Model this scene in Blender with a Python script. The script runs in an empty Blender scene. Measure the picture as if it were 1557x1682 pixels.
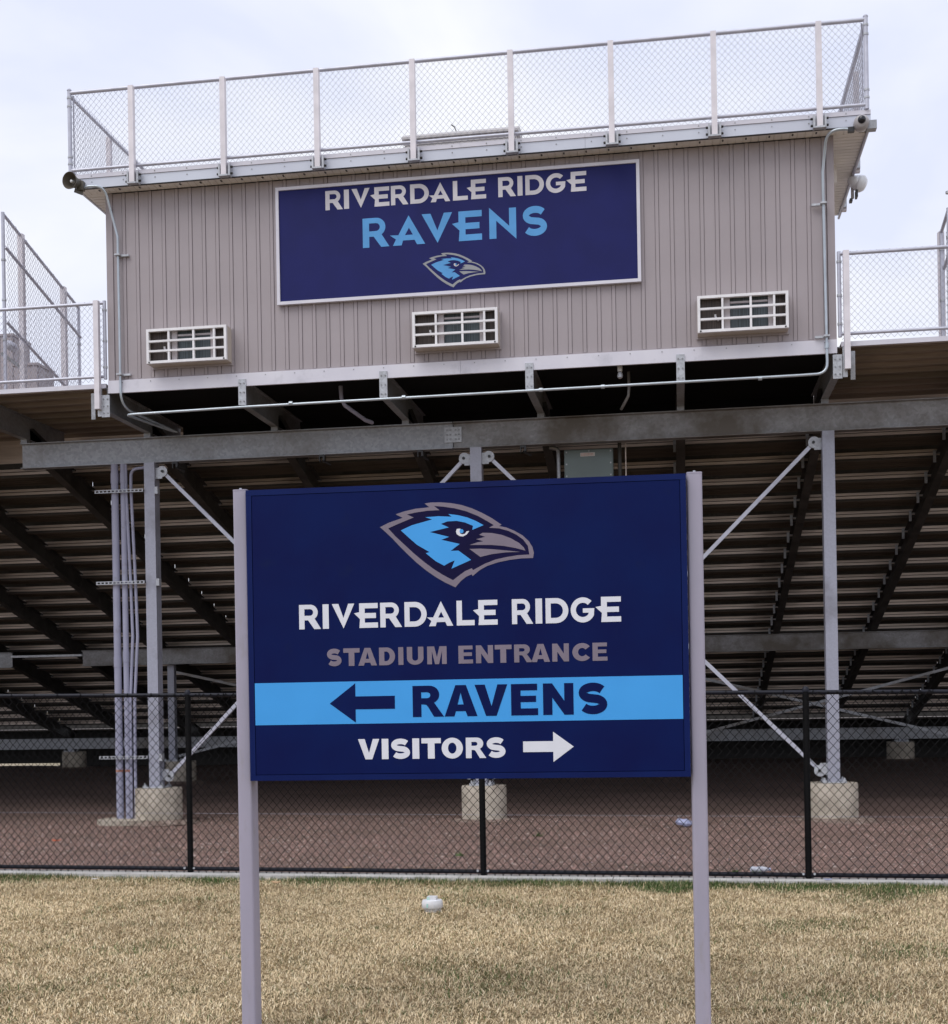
import bpy, math, random
import numpy as np
from mathutils import Vector, Matrix
R = math.radians
rng = random.Random(7)
sc = bpy.context.scene
col = sc.collection

# ---------------------------------------------------------------- camera
cam_d = bpy.data.cameras.new('camera')
cam = bpy.data.objects.new('camera', cam_d)
col.objects.link(cam)
cam_d.sensor_fit = 'HORIZONTAL'
cam_d.sensor_width = 36.0
cam_d.lens = 50.06
cam_d.shift_y = 0.2017
cam_d.clip_start = 0.05
cam_d.clip_end = 3000
cam.matrix_world = (Matrix.Translation((0, 0, 1.76)) @ Matrix.Rotation(R(8.75), 4, 'Z')
                    @ Matrix.Rotation(R(90), 4, 'X') @ Matrix.Rotation(R(-0.98), 4, 'Z'))
sc.camera = cam

# ---------------------------------------------------------------- world (bright overcast) and soft sun
SUN_EL, SUN_AZ = 58, 218            # degrees; azimuth clockwise from +Y, behind the camera to the left
world = bpy.data.worlds.new('World')
sc.world = world
world.use_nodes = True
nt = world.node_tree
nt.nodes.clear()
def wn(t, **k):
    n = nt.nodes.new(t)
    for a, v in k.items():
        setattr(n, a, v)
    return n
out = wn('ShaderNodeOutputWorld')
bg = wn('ShaderNodeBackground')
bg.inputs['Strength'].default_value = 0.1
sky = wn('ShaderNodeTexSky', sky_type='NISHITA', sun_disc=False, sun_elevation=R(SUN_EL), sun_rotation=R(SUN_AZ))
tc = wn('ShaderNodeTexCoord')
mp = wn('ShaderNodeMapping')
mp.inputs['Scale'].default_value = (1.0, 1.0, 2.2)
n1 = wn('ShaderNodeTexNoise')
n1.inputs['Scale'].default_value = 3.2
n1.inputs['Detail'].default_value = 5
n1.inputs['Roughness'].default_value = 0.5
n1.inputs['Distortion'].default_value = 0.3
cr = wn('ShaderNodeValToRGB')
e = cr.color_ramp.elements
e[0].position = 0.36; e[0].color = (6.15, 6.5, 8.0, 1)
e[1].position = 0.60; e[1].color = (7.75, 7.85, 8.3, 1)
mx = wn('ShaderNodeMix', data_type='RGBA')
mx.inputs['Factor'].default_value = 0.94
L = nt.links.new
L(tc.outputs['Generated'], mp.inputs['Vector'])
L(mp.outputs['Vector'], n1.inputs['Vector'])
L(n1.outputs['Fac'], cr.inputs['Fac'])
L(sky.outputs['Color'], mx.inputs['A'])
L(cr.outputs['Color'], mx.inputs['B'])
L(mx.outputs['Result'], bg.inputs['Color'])
L(bg.outputs['Background'], out.inputs['Surface'])

sd = bpy.data.lights.new('sun', 'SUN')
sd.energy = 1.3
sd.angle = R(45)
sd.color = (1.0, 0.965, 0.91)
sun = bpy.data.objects.new('sun', sd)
col.objects.link(sun)
az, el = R(SUN_AZ), R(SUN_EL)
sdir = Vector((math.sin(az) * math.cos(el), math.cos(az) * math.cos(el), math.sin(el)))
sun.rotation_euler = (-sdir).to_track_quat('-Z', 'Y').to_euler()

sc.view_settings.view_transform = 'Standard'
sc.view_settings.look = 'None'
sc.view_settings.exposure = 0.42
sc.view_settings.gamma = 1.0
sc.view_settings.use_curve_mapping = False

# ---------------------------------------------------------------- materials
def material(name, c, rough=0.6, metal=0.0, c2=None, scale=3.0, detail=5, lo=0.35, hi=0.65, bump=0.0, bscale=60.0,
             c3=None, s3=0.8, lo3=0.5, hi3=0.62, voronoi=False, rnd=0.0, spec=0.5, stretch=None, attr=None, bdist=0.01):
    m = bpy.data.materials.new(name)
    m.use_nodes = True
    t = m.node_tree
    N, K = t.nodes, t.links.new
    b = N['Principled BSDF']
    b.inputs['Roughness'].default_value = rough
    b.inputs['Metallic'].default_value = metal
    b.inputs['Specular IOR Level'].default_value = spec
    tcn = N.new('ShaderNodeTexCoord')
    src = tcn.outputs['Object']
    if stretch:
        mpn = N.new('ShaderNodeMapping'); mpn.inputs['Scale'].default_value = stretch
        K(src, mpn.inputs['Vector']); src = mpn.outputs['Vector']
    cur = None
    if attr:
        a = N.new('ShaderNodeAttribute'); a.attribute_name = attr
        cur = a.outputs['Color']
    else:
        if voronoi:
            v = N.new('ShaderNodeTexVoronoi'); v.inputs['Scale'].default_value = scale
            K(src, v.inputs['Vector'])
            sp = N.new('ShaderNodeSeparateColor'); K(v.outputs['Color'], sp.inputs['Color'])
            f = sp.outputs[0]
        else:
            n = N.new('ShaderNodeTexNoise'); n.inputs['Scale'].default_value = scale; n.inputs['Detail'].default_value = detail
            K(src, n.inputs['Vector']); f = n.outputs['Fac']
        r = N.new('ShaderNodeValToRGB')
        r.color_ramp.elements[0].position = lo; r.color_ramp.elements[0].color = (*(c2 or [x * 0.86 for x in c]), 1)
        r.color_ramp.elements[1].position = hi; r.color_ramp.elements[1].color = (*c, 1)
        K(f, r.inputs['Fac']); cur = r.outputs['Color']
    if c3:
        n = N.new('ShaderNodeTexNoise'); n.inputs['Scale'].default_value = s3; n.inputs['Detail'].default_value = 6
        n.inputs['Roughness'].default_value = 0.62
        K(src, n.inputs['Vector'])
        r = N.new('ShaderNodeMapRange'); r.inputs['From Min'].default_value = lo3; r.inputs['From Max'].default_value = hi3
        K(n.outputs['Fac'], r.inputs['Value'])
        x = N.new('ShaderNodeMix'); x.data_type = 'RGBA'
        K(r.outputs['Result'], x.inputs['Factor']); K(cur, x.inputs['A']); x.inputs['B'].default_value = (*c3, 1)
        cur = x.outputs['Result']
    if rnd:
        o = N.new('ShaderNodeObjectInfo')
        r = N.new('ShaderNodeMapRange'); r.inputs['To Min'].default_value = 1 - rnd; r.inputs['To Max'].default_value = 1 + rnd
        K(o.outputs['Random'], r.inputs['Value'])
        h = N.new('ShaderNodeHueSaturation'); K(cur, h.inputs['Color']); K(r.outputs['Result'], h.inputs['Value'])
        cur = h.outputs['Color']
    K(cur, b.inputs['Base Color'])
    if bump:
        n = N.new('ShaderNodeTexNoise'); n.inputs['Scale'].default_value = bscale; n.inputs['Detail'].default_value = 4
        K(tcn.outputs['Object'], n.inputs['Vector'])
        bp = N.new('ShaderNodeBump'); bp.inputs['Strength'].default_value = bump; bp.inputs['Distance'].default_value = bdist
        K(n.outputs['Fac'], bp.inputs['Height']); K(bp.outputs['Normal'], b.inputs['Normal'])
    return m

M = {}
M['siding'] = material('taupe_siding', (0.37, 0.328, 0.348), 0.55, c2=(0.345, 0.305, 0.323), scale=1.3, bump=0.08, bscale=120, rnd=0.03,
                       c3=(0.315, 0.275, 0.285), s3=2.2, lo3=0.56, hi3=0.85)
M['trim'] = material('taupe_trim', (0.365, 0.322, 0.342), 0.5, scale=2)
M['soffit'] = material('cream_soffit', (0.90, 0.87, 0.82), 0.55, scale=2)
M['white_metal'] = material('white_painted_metal', (0.70, 0.69, 0.76), 0.4, c2=(0.64, 0.63, 0.71), scale=2.5, c3=(0.50, 0.50, 0.56), s3=3, lo3=0.6, hi3=0.8)
M['fascia'] = material('pale_fascia_metal', (0.62, 0.66, 0.76), 0.38, c2=(0.57, 0.60, 0.70), scale=1.2, c3=(0.42, 0.43, 0.5), s3=2.2, lo3=0.62, hi3=0.8)
M['rail_white'] = material('white_aluminium_post', (0.76, 0.72, 0.76), 0.4, metal=0.15, scale=5)
M['pipe_galv'] = material('galvanised_pipe', (0.56, 0.57, 0.66), 0.4, metal=0.3, c2=(0.48, 0.49, 0.57), scale=9)
M['wire'] = material('galvanised_wire', (0.36, 0.36, 0.43), 0.45, metal=0.3, scale=20)
M['galv'] = material('galvanised_steel', (0.36, 0.37, 0.40), 0.42, metal=0.35, c2=(0.27, 0.28, 0.30), scale=26, voronoi=True, lo=0.0, hi=1.0,
                     c3=(0.17, 0.155, 0.14), s3=0.55, lo3=0.50, hi3=0.68, bump=0.05, bscale=30)
M['galv_stain'] = material('stained_galvanised_steel', (0.33, 0.33, 0.345), 0.5, metal=0.3, c2=(0.25, 0.25, 0.26), scale=26, voronoi=True, lo=0.0, hi=1.0,
                     c3=(0.13, 0.112, 0.095), s3=0.9, lo3=0.40, hi3=0.60, bump=0.05, bscale=30)
M['galv_col'] = material('galvanised_column', (0.40, 0.41, 0.49), 0.45, metal=0.25, c2=(0.36, 0.37, 0.44), scale=55, voronoi=True, lo=0.0, hi=1.0,
                         c3=(0.25, 0.25, 0.29), s3=1.6, lo3=0.55, hi3=0.75)
M['plate'] = material('galvanised_plate', (0.52, 0.54, 0.58), 0.4, metal=0.3, c2=(0.40, 0.41, 0.44), scale=30, voronoi=True, lo=0, hi=1, rnd=0.08)
M['raker'] = material('raker_shade_steel', (0.060, 0.056, 0.052), 0.65, metal=0.0, c2=(0.032, 0.030, 0.028), scale=3, c3=(0.10, 0.095, 0.09), s3=5, lo3=0.58, hi3=0.75)  # galvanised steel with the shade under the stand put into its colour
M['plank'] = material('mill_aluminium_plank', (0.72, 0.62, 0.56), 0.42, metal=0.45, c2=(0.52, 0.44, 0.39), scale=2.0, stretch=(0.5, 6, 6), rnd=0.12,
                      c3=(0.17, 0.13, 0.11), s3=0.8, lo3=0.55, hi3=0.75)
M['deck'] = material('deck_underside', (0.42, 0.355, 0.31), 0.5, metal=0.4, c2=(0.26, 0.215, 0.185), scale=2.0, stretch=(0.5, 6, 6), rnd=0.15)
M['tread'] = material('tread_underside_shade', (0.12, 0.095, 0.08), 0.6, metal=0.2, c2=(0.07, 0.055, 0.047), scale=2.0, stretch=(0.5, 6, 6), rnd=0.12)  # same aluminium as the risers, darkened for the shade on downward faces
M['shade_black_floor'] = material('underfloor_shade', (0.012, 0.012, 0.013), 0.9, scale=3, spec=0.1)  # unlit look under the press box, set by a near-black base colour
M['concrete'] = material('footing_concrete', (0.54, 0.48, 0.40), 0.85, c2=(0.38, 0.335, 0.275), scale=4, c3=(0.27, 0.225, 0.18), s3=3.2, lo3=0.50, hi3=0.70, bump=0.8, bscale=22)
M['curb'] = material('curb_concrete', (0.54, 0.53, 0.52), 0.85, c2=(0.42, 0.41, 0.40), scale=4, c3=(0.30, 0.27, 0.24), s3=6, lo3=0.58, hi3=0.75, bump=0.4, bscale=60)
M['black_vinyl'] = material('black_vinyl_coating', (0.008, 0.008, 0.009), 0.6, scale=8, spec=0.08)
M['black_rail'] = material('black_vinyl_rail', (0.009, 0.010, 0.018), 0.45, scale=8, spec=0.22)
M['post_lav'] = material('lavender_grey_post', (0.375, 0.35, 0.445), 0.5, c2=(0.335, 0.32, 0.405), scale=2.2, stretch=(3, 3, .8), bump=0.06, bscale=200, c3=(0.30, 0.28, 0.30), s3=5, lo3=0.60, hi3=0.82)
M['navy'] = material('navy_vinyl', (0.0018, 0.0100, 0.082), 0.5, c2=(0.0022, 0.0062, 0.066), scale=2.2, spec=0.10, c3=(0.006, 0.012, 0.060), s3=7, lo3=0.60, hi3=0.85)
M['navy_frame'] = material('navy_painted_frame', (0.0022, 0.0125, 0.098), 0.45, c2=(0.0022, 0.0085, 0.078), scale=2.5, spec=0.14)
M['navy_logo'] = material('deep_navy_vinyl', (0.006, 0.0045, 0.045), 0.5, scale=5, spec=0.12)
M['navy_banner'] = material('banner_navy', (0.0095, 0.0125, 0.112), 0.5, c2=(0.0085, 0.011, 0.098), scale=3, spec=0.2)
M['vinyl_white'] = material('white_vinyl', (0.76, 0.78, 0.86), 0.45, scale=4, c2=(0.70, 0.72, 0.80))
M['vinyl_grey'] = material('warm_grey_vinyl', (0.215, 0.18, 0.235), 0.45, scale=4)
M['vinyl_silver'] = material('silver_vinyl', (0.30, 0.31, 0.33), 0.45, scale=4)
M['vinyl_blue'] = material('light_blue_vinyl', (0.046, 0.36, 0.86), 0.42, scale=4, c2=(0.042, 0.34, 0.82))
M['banner_white'] = material('banner_white', (0.66, 0.64, 0.69), 0.5, scale=4)
M['banner_blue'] = material('banner_blue', (0.085, 0.34, 0.72), 0.5, scale=4)
M['joint'] = material('panel_joint', (0.002, 0.004, 0.03), 0.8, scale=4, spec=0.05)
M['seam'] = material('dark_seam', (0.004, 0.004, 0.02), 0.8, scale=4, spec=0.1)
M['ac_case'] = material('beige_sleeve', (0.56, 0.50, 0.43), 0.5, scale=3)
M['ac_frame'] = material('white_grille', (0.86, 0.85, 0.88), 0.4, scale=5)
M['ac_coil'] = material('dark_coil_fins', (0.075, 0.055, 0.05), 0.6, c2=(0.03, 0.024, 0.022), scale=90, stretch=(1, 1, 0.01), lo=0.45, hi=0.55)
M['ac_blue'] = material('blue_grey_coil', (0.085, 0.11, 0.13), 0.55, c2=(0.045, 0.06, 0.07), scale=90, stretch=(1, 1, 0.01), lo=0.45, hi=0.55)
M['ac_light'] = material('pale_baffle', (0.50, 0.46, 0.48), 0.6, scale=5)
M['dark'] = material('dark_plastic', (0.02, 0.02, 0.022), 0.4, scale=5)
M['horn'] = material('olive_grey_horn', (0.115, 0.105, 0.085), 0.45, scale=5)
M['horn_in'] = material('horn_inside', (0.095, 0.08, 0.06), 0.5, scale=5)
M['cam_body'] = material('camera_housing', (0.42, 0.40, 0.41), 0.35, scale=5)
M['glass_dark'] = material('dark_dome', (0.01, 0.012, 0.02), 0.08, scale=5)
M['clear'] = material('frosted_lens', (0.78, 0.80, 0.84), 0.2, scale=5)
M['pvc'] = material('grey_pvc_conduit', (0.36, 0.365, 0.48), 0.5, c2=(0.31, 0.315, 0.42), scale=3, c3=(0.22, 0.21, 0.25), s3=4, lo3=0.6, hi3=0.75)
M['emt'] = material('silver_conduit', (0.50, 0.56, 0.62), 0.3, metal=0.45, scale=6)
M['box_green'] = material('grey_green_box', (0.155, 0.20, 0.20), 0.5, c2=(0.14, 0.18, 0.182), scale=3)
M['label_white'] = material('label_white', (0.65, 0.62, 0.60), 0.6, scale=8)
M['label_red'] = material('label_red', (0.45, 0.13, 0.08), 0.6, scale=8)
M['cap_white'] = material('white_pvc_cap', (0.72, 0.73, 0.76), 0.35, c2=(0.66, 0.67, 0.70), scale=20)
M['teal'] = material('faded_teal_paint', (0.25, 0.66, 0.58), 0.6, c2=(0.5, 0.7, 0.66), scale=30)
M['orange'] = material('orange_scrap', (0.75, 0.12, 0.03), 0.6, scale=20)
M['leaf'] = material('dry_leaf', (0.50, 0.34, 0.20), 0.8, c2=(0.34, 0.22, 0.12), scale=40)
M['weed'] = material('weed_green', (0.07, 0.13, 0.03), 0.7, scale=30)
M['orange_tape'] = material('orange_band', (0.50, 0.20, 0.12), 0.6, scale=20)
M['hatch'] = material('weathered_white_hatch', (0.50, 0.48, 0.48), 0.5, c2=(0.42, 0.40, 0.40), scale=10)
M['blade'] = material('grass_blade', (0.4, 0.3, 0.2), 0.75, attr='tone', spec=0.2)
M['pebble'] = material('crushed_stone', (0.2, 0.13, 0.11), 0.85, attr='tone', spec=0.25)
M['thatch'] = material('lawn_thatch', (0.30, 0.23, 0.135), 0.95, c2=(0.15, 0.115, 0.065), scale=14, detail=8, c3=(0.07, 0.075, 0.03), s3=2.2, lo3=0.52, hi3=0.7, bump=0.7, bscale=90, spec=0.1)
M['gravel'] = material('red_brown_gravel', (0.285, 0.198, 0.172), 0.9, c2=(0.10, 0.068, 0.058), scale=55, detail=7, lo=0.36, hi=0.62,
                       c3=(0.15, 0.108, 0.088), s3=0.7, lo3=0.46, hi3=0.66, bump=0.9, bscale=42, spec=0.15, bdist=0.02, stretch=(1, 1.6, 1))
M['dust'] = material('pale_dust', (0.36, 0.29, 0.25), 0.95, c2=(0.17, 0.125, 0.105), scale=9, detail=8, lo=0.42, hi=0.66, bump=0.8, bscale=40, spec=0.1)
M['earth'] = material('far_ground', (0.34, 0.29, 0.21), 0.95, c2=(0.24, 0.21, 0.14), scale=0.3, detail=8, spec=0.1)
M['dark_panel'] = material('dark_backing_sheet', (0.03, 0.028, 0.026), 0.8, scale=2)
M['plastic_clear'] = material('crumpled_clear_plastic', (0.62, 0.64, 0.70), 0.15, c2=(0.45, 0.47, 0.55), scale=25)
M['plastic_blue'] = material('bluish_plastic', (0.42, 0.45, 0.66), 0.3, c2=(0.30, 0.33, 0.5), scale=30)

# ---------------------------------------------------------------- mesh helpers
class MB:
    def __init__(s):
        s.v, s.f = [], []
    def add(s, vs, fs):
        o = len(s.v)
        s.v += [tuple(p) for p in vs]
        s.f += [tuple(i + o for i in q) for q in fs]
        return s
    def box(s, x0, x1, y0, y1, z0, z1, mtx=None):
        vs = [Vector(p) for p in ((x0, y0, z0), (x1, y0, z0), (x1, y1, z0), (x0, y1, z0), (x0, y0, z1), (x1, y0, z1), (x1, y1, z1), (x0, y1, z1))]
        if mtx is not None:
            vs = [mtx @ p for p in vs]
        return s.add(vs, [(3, 2, 1, 0), (4, 5, 6, 7), (0, 1, 5, 4), (1, 2, 6, 5), (2, 3, 7, 6), (3, 0, 4, 7)])
    def bar(s, a, b, w, h, up=(0, 0, 1)):
        a, b = Vector(a), Vector(b)
        d = (b - a).normalized()
        u = Vector(up)
        x = d.cross(u).normalized()
        u = x.cross(d).normalized()
        q = [(-w / 2, -h / 2), (w / 2, -h / 2), (w / 2, h / 2), (-w / 2, h / 2)]
        vs = [a + x * i + u * j for i, j in q] + [b + x * i + u * j for i, j in q]
        return s.add(vs, [(0, 1, 2, 3), (7, 6, 5, 4), (0, 4, 5, 1), (1, 5, 6, 2), (2, 6, 7, 3), (3, 7, 4, 0)])
    def path(s, pts, r, n=8, caps=True):
        pts = [Vector(p) for p in pts]
        rr = r if isinstance(r, (list, tuple)) else [r] * len(pts)
        o = len(s.v)
        ref = None
        for i, p in enumerate(pts):
            d = (pts[min(i + 1, len(pts) - 1)] - pts[max(i - 1, 0)]).normalized()
            if ref is None:
                ref = Vector((0, 0, 1)) if abs(d.z) < 0.9 else Vector((1, 0, 0))
                x = d.cross(ref).normalized()
            else:
                x = (x - d * x.dot(d)).normalized()
            y = d.cross(x)
            for k in range(n):
                a = 2 * math.pi * k / n
                s.v.append(tuple(p + (x * math.cos(a) + y * math.sin(a)) * rr[i]))
        for i in range(len(pts) - 1):
            for k in range(n):
                a, b = o + i * n + k, o + i * n + (k + 1) % n
                s.f.append((a, b, b + n, a + n))
        if caps:
            s.f.append(tuple(o + k for k in range(n))[::-1])
            s.f.append(tuple(o + (len(pts) - 1) * n + k for k in range(n)))
        return s
    def prism(s, pts, a, b, f):
        # pts: 2D outline, f(x, y, t) -> 3D, extruded from a to b
        n = len(pts)
        return s.add([f(x, y, a) for x, y in pts] + [f(x, y, b) for x, y in pts],
                     [tuple(range(n))[::-1], tuple(range(n, 2 * n))] + [(i, (i + 1) % n, (i + 1) % n + n, i + n) for i in range(n)])
    def lathe(s, c, prof, n=24, mtx=None, cap0=True):
        o = len(s.v)
        for r, h in prof:
            for k in range(n):
                a = 2 * math.pi * k / n
                p = Vector((r * math.cos(a), r * math.sin(a), h))
                if mtx is not None:
                    p = mtx @ p
                s.v.append(tuple(p + Vector(c)))
        for i in range(len(prof) - 1):
            for k in range(n):
                a, b = o + i * n + k, o + i * n + (k + 1) % n
                s.f.append((a, b, b + n, a + n))
        if cap0:
            s.f.append(tuple(o + k for k in range(n))[::-1])
        s.f.append(tuple(o + (len(prof) - 1) * n + k for k in range(n)))
        return s
    def build(s, name, m, parent=None, smooth=False, kind=None, label=None, fix=True):
        me = bpy.data.meshes.new(name)
        me.from_pydata(s.v, [], s.f)
        me.materials.append(m)
        if fix and len(s.f) < 5000:
            import bmesh
            bm = bmesh.new(); bm.from_mesh(me)
            bmesh.ops.recalc_face_normals(bm, faces=bm.faces)
            bm.to_mesh(me); bm.free()
        if smooth:
            me.shade_smooth()
            if hasattr(me, 'set_sharp_from_angle'):
                me.set_sharp_from_angle(angle=R(40))
        return link(name, me, parent, kind, label)

def link(name, data, parent=None, kind=None, label=None):
    o = bpy.data.objects.new(name, data)
    col.objects.link(o)
    if parent is not None:
        o.parent = parent
    if kind:
        o['kind'] = kind
    if label:
        o['label'] = label
    return o

def tag(o, label, cat=None, group=None, kind=None):
    o['label'] = label
    if cat: o['category'] = cat
    if group: o['group'] = group
    if kind: o['kind'] = kind
    return o

def thing(name, label, cat, loc=(0, 0, 0), group=None, rotz=0):
    # geometry of the parts is written in world metres; the empty stands at the base and the parts keep their place
    o = bpy.data.objects.new(name, None)
    col.objects.link(o)
    o.empty_display_size = 0.2
    o.location = loc
    o.rotation_euler = (0, 0, rotz)
    o['inv'] = 0
    del o['inv']
    return tag(o, label, cat, group)

def keep_place(root):
    bpy.context.view_layer.update()
    inv = root.matrix_world.inverted()
    for c in root.children:
        c.matrix_parent_inverse = inv

def bend(p0, pc, p1, r, n=6):
    # rounded corner at pc between p0 and p1 (returns arc points)
    p0, pc, p1 = Vector(p0), Vector(pc), Vector(p1)
    a = pc + (p0 - pc).normalized() * r
    b = pc + (p1 - pc).normalized() * r
    return [tuple(a * (1 - t) ** 2 + pc * 2 * t * (1 - t) + b * t ** 2) for t in [i / n for i in range(n + 1)]]

def chain(p0, p1, z0, z1, r=0.0033, pu=0.042, pz=0.047, z0b=None, z1b=None, ns=3):
    # woven chain-link: zigzag wires between p0 and p1 (x, y), bottoms z0..z0b and tops z1..z1b
    z0b = z0 if z0b is None else z0b
    z1b = z1 if z1b is None else z1b
    a, b = Vector((p0[0], p0[1], 0)), Vector((p1[0], p1[1], 0))
    Ln = (b - a).length
    d = (b - a) / Ln
    nrm = Vector((d.y, -d.x, 0))
    nw = int(Ln / pu)
    m = MB()
    for i in range(nw):
        pts = []
        t = (i + 0.5) / nw
        lo, hi = z0 + (z0b - z0) * t, z1 + (z1b - z1) * t
        base = round(lo / pz)
        top = int(hi / pz)
        wob = rng.uniform(-0.0015, 0.0015)
        for k in range(base, top + 1):
            side = 0.5 if (k + i) % 2 == 0 else -0.5
            if i % 2: pass
            u = (i + 0.5 + side) * pu + wob
            off = r * (0.9 if (side > 0) == (i % 2 == 0) else -0.9)
            u = min(max(u, 0), Ln)
            pts.append(a + d * u + nrm * off + Vector((0, 0, k * pz)))
        if len(pts) > 1:
            m.path(pts, r, ns, caps=False)
    return m

# ---------------------------------------------------------------- lettering
def arc(cx, cy, rx, a0, a1, n=10, ry=None):
    ry = rx if ry is None else ry
    return [(cx + rx * math.cos(R(a0 + (a1 - a0) * i / n)), cy + ry * math.sin(R(a0 + (a1 - a0) * i / n))) for i in range(n + 1)]

def stroke(pts, w):
    P = [Vector((x, y, 0)) for x, y in pts]
    l, r = [], []
    for i, p in enumerate(P):
        d = (P[min(i + 1, len(P) - 1)] - P[max(i - 1, 0)]).normalized()
        n = Vector((-d.y, d.x, 0)) * w
        l.append((p + n)[:2]); r.append((p - n)[:2])
    return [l + r[::-1]]

def s_path(w, x0, x1, hy=0.5):
    rx, cxm = (x1 - x0) / 2 - w, (x0 + x1) / 2
    ry = (1 - 2 * w) / 4
    return arc(cxm, 1 - w - ry, rx, 28, 245, 16, ry) + arc(cxm, w + ry, rx, 65, -152, 16, ry)

G = {}   # geometric display face with little star spurs
G['R'] = [[(0, 0), (0, 1), (.46, 1)] + arc(.46, .685, .315, 90, -55, 12) + [(.90, 0), (.62, 0), (.37, .365), (.22, .365), (.22, 0)],
          [(.22, .82), (.45, .82)] + arc(.45, .685, .135, 90, -90, 8)[1:] + [(.22, .55)]]
G['I'] = [[(0, 0), (0, 1), (1, 1), (1, 0)]]
G['V'] = [[(0, 1), (.29, 1), (.51, .42), (.73, 1), (1, 1), (.51, 0)]]
G['e'] = [[(.22, 0), (1, 0), (1, .21), (.45, .21), (.45, .39), (.92, .39), (.92, .60), (.45, .60), (.45, .79), (1, .79), (1, 1), (.22, 1), (.22, .64), (0, .60), (.25, .36)]]
G['D'] = [[(0, 0), (0, 1), (.42, 1)] + arc(.42, .5, .5, 90, -90, 18)[1:-1] + [(.42, 0)],
          [(.21, .21), (.21, .79), (.41, .79)] + arc(.41, .5, .29, 90, -90, 14)[1:-1] + [(.41, .21)]]
G['a'] = [[(.54, 1), (1, 0), (.77, 0), (.70, .16), (.37, .16), (.33, 0), (.08, 0), (.17, .21), (0, .36), (.24, .35)],
          [(.545, .58), (.43, .34), (.655, .34)]]
G['L'] = [[(0, 0), (0, 1), (.30, 1), (.30, .21), (1, .21), (1, 0)]]
G['G'] = [arc(.5, .5, .5, 44, 334, 26) + [(.97, .56), (.50, .56), (.50, .385), (.74, .385), (.72, .31)] + arc(.5, .5, .285, 320, 44, 20)]
G['n'] = [[(0, 0), (0, 1.05), (.74, .40), (.74, 1), (1, 1), (1, -.05), (.26, .60), (.26, 0)]]
G['s'] = stroke(s_path(.115, .02, .92), .115)
H = {}   # heavy grotesque
H['R'] = [[(0, 0), (0, 1), (.60, 1)] + arc(.60, .71, .36, 90, -62, 12, .29) + [(1.12, 0), (.76, 0), (.56, .31)] + [(.49, .385), (.40, .40), (.31, .40), (.31, 0)],
          [(.31, .79), (.52, .79)] + arc(.52, .695, .12, 90, -90, 8, .095)[1:] + [(.31, .60)]]
H['A'] = [[(0, 0), (.36, 1), (.70, 1), (1.06, 0), (.74, 0), (.68, .165), (.37, .165), (.315, 0)], [(.525, .76), (.425, .38), (.62, .38)]]
H['V'] = [[(0, 1), (.33, 1), (.54, .31), (.74, 1), (1.06, 1), (.70, 0), (.36, 0)]]
H['E'] = [[(0, 0), (0, 1), (.85, 1), (.85, .79), (.31, .79), (.31, .62), (.81, .62), (.81, .42), (.31, .42), (.31, .22), (.87, .22), (.87, 0)]]
H['N'] = [[(0, 0), (0, 1), (.29, 1), (.67, .44), (.67, 1), (.96, 1), (.96, 0), (.67, 0), (.29, .55), (.29, 0)]]
H['S'] = stroke(s_path(.135, 0, .96), .135)
H['T'] = [[(0, 1), (.92, 1), (.92, .75), (.62, .75), (.62, 0), (.30, 0), (.30, .75), (0, .75)]]
H['D'] = [[(0, 0), (0, 1), (.46, 1)] + arc(.44, .5, .5, 90, -90, 16)[1:-1] + [(.46, 0)],
          [(.31, .77), (.42, .77)] + arc(.42, .5, .21, 90, -90, 12, .27)[1:-1] + [(.42, .23), (.31, .23)]]
H['I'] = [[(0, 0), (0, 1), (1, 1), (1, 0)]]
H['U'] = [[(0, 1)] + arc(.48, .37, .48, 180, 360, 16, .38) + [(.96, 1), (.65, 1)] + arc(.48, .37, .17, 360, 180, 12, .15) + [(.31, 1)]]
H['M'] = [[(0, 0), (0, 1), (.42, 1), (.58, .39), (.74, 1), (1.16, 1), (1.16, 0), (.88, 0), (.88, .74), (.70, 0), (.46, 0), (.28, .74), (.28, 0)]]
H['C'] = stroke(arc(.47, .5, .33, 38, 322, 26, .365), .135)
H['O'] = [arc(.5, .5, .5, 0, 350, 35, .51), arc(.5, .5, .2, 0, 345, 23, .27)]

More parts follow.
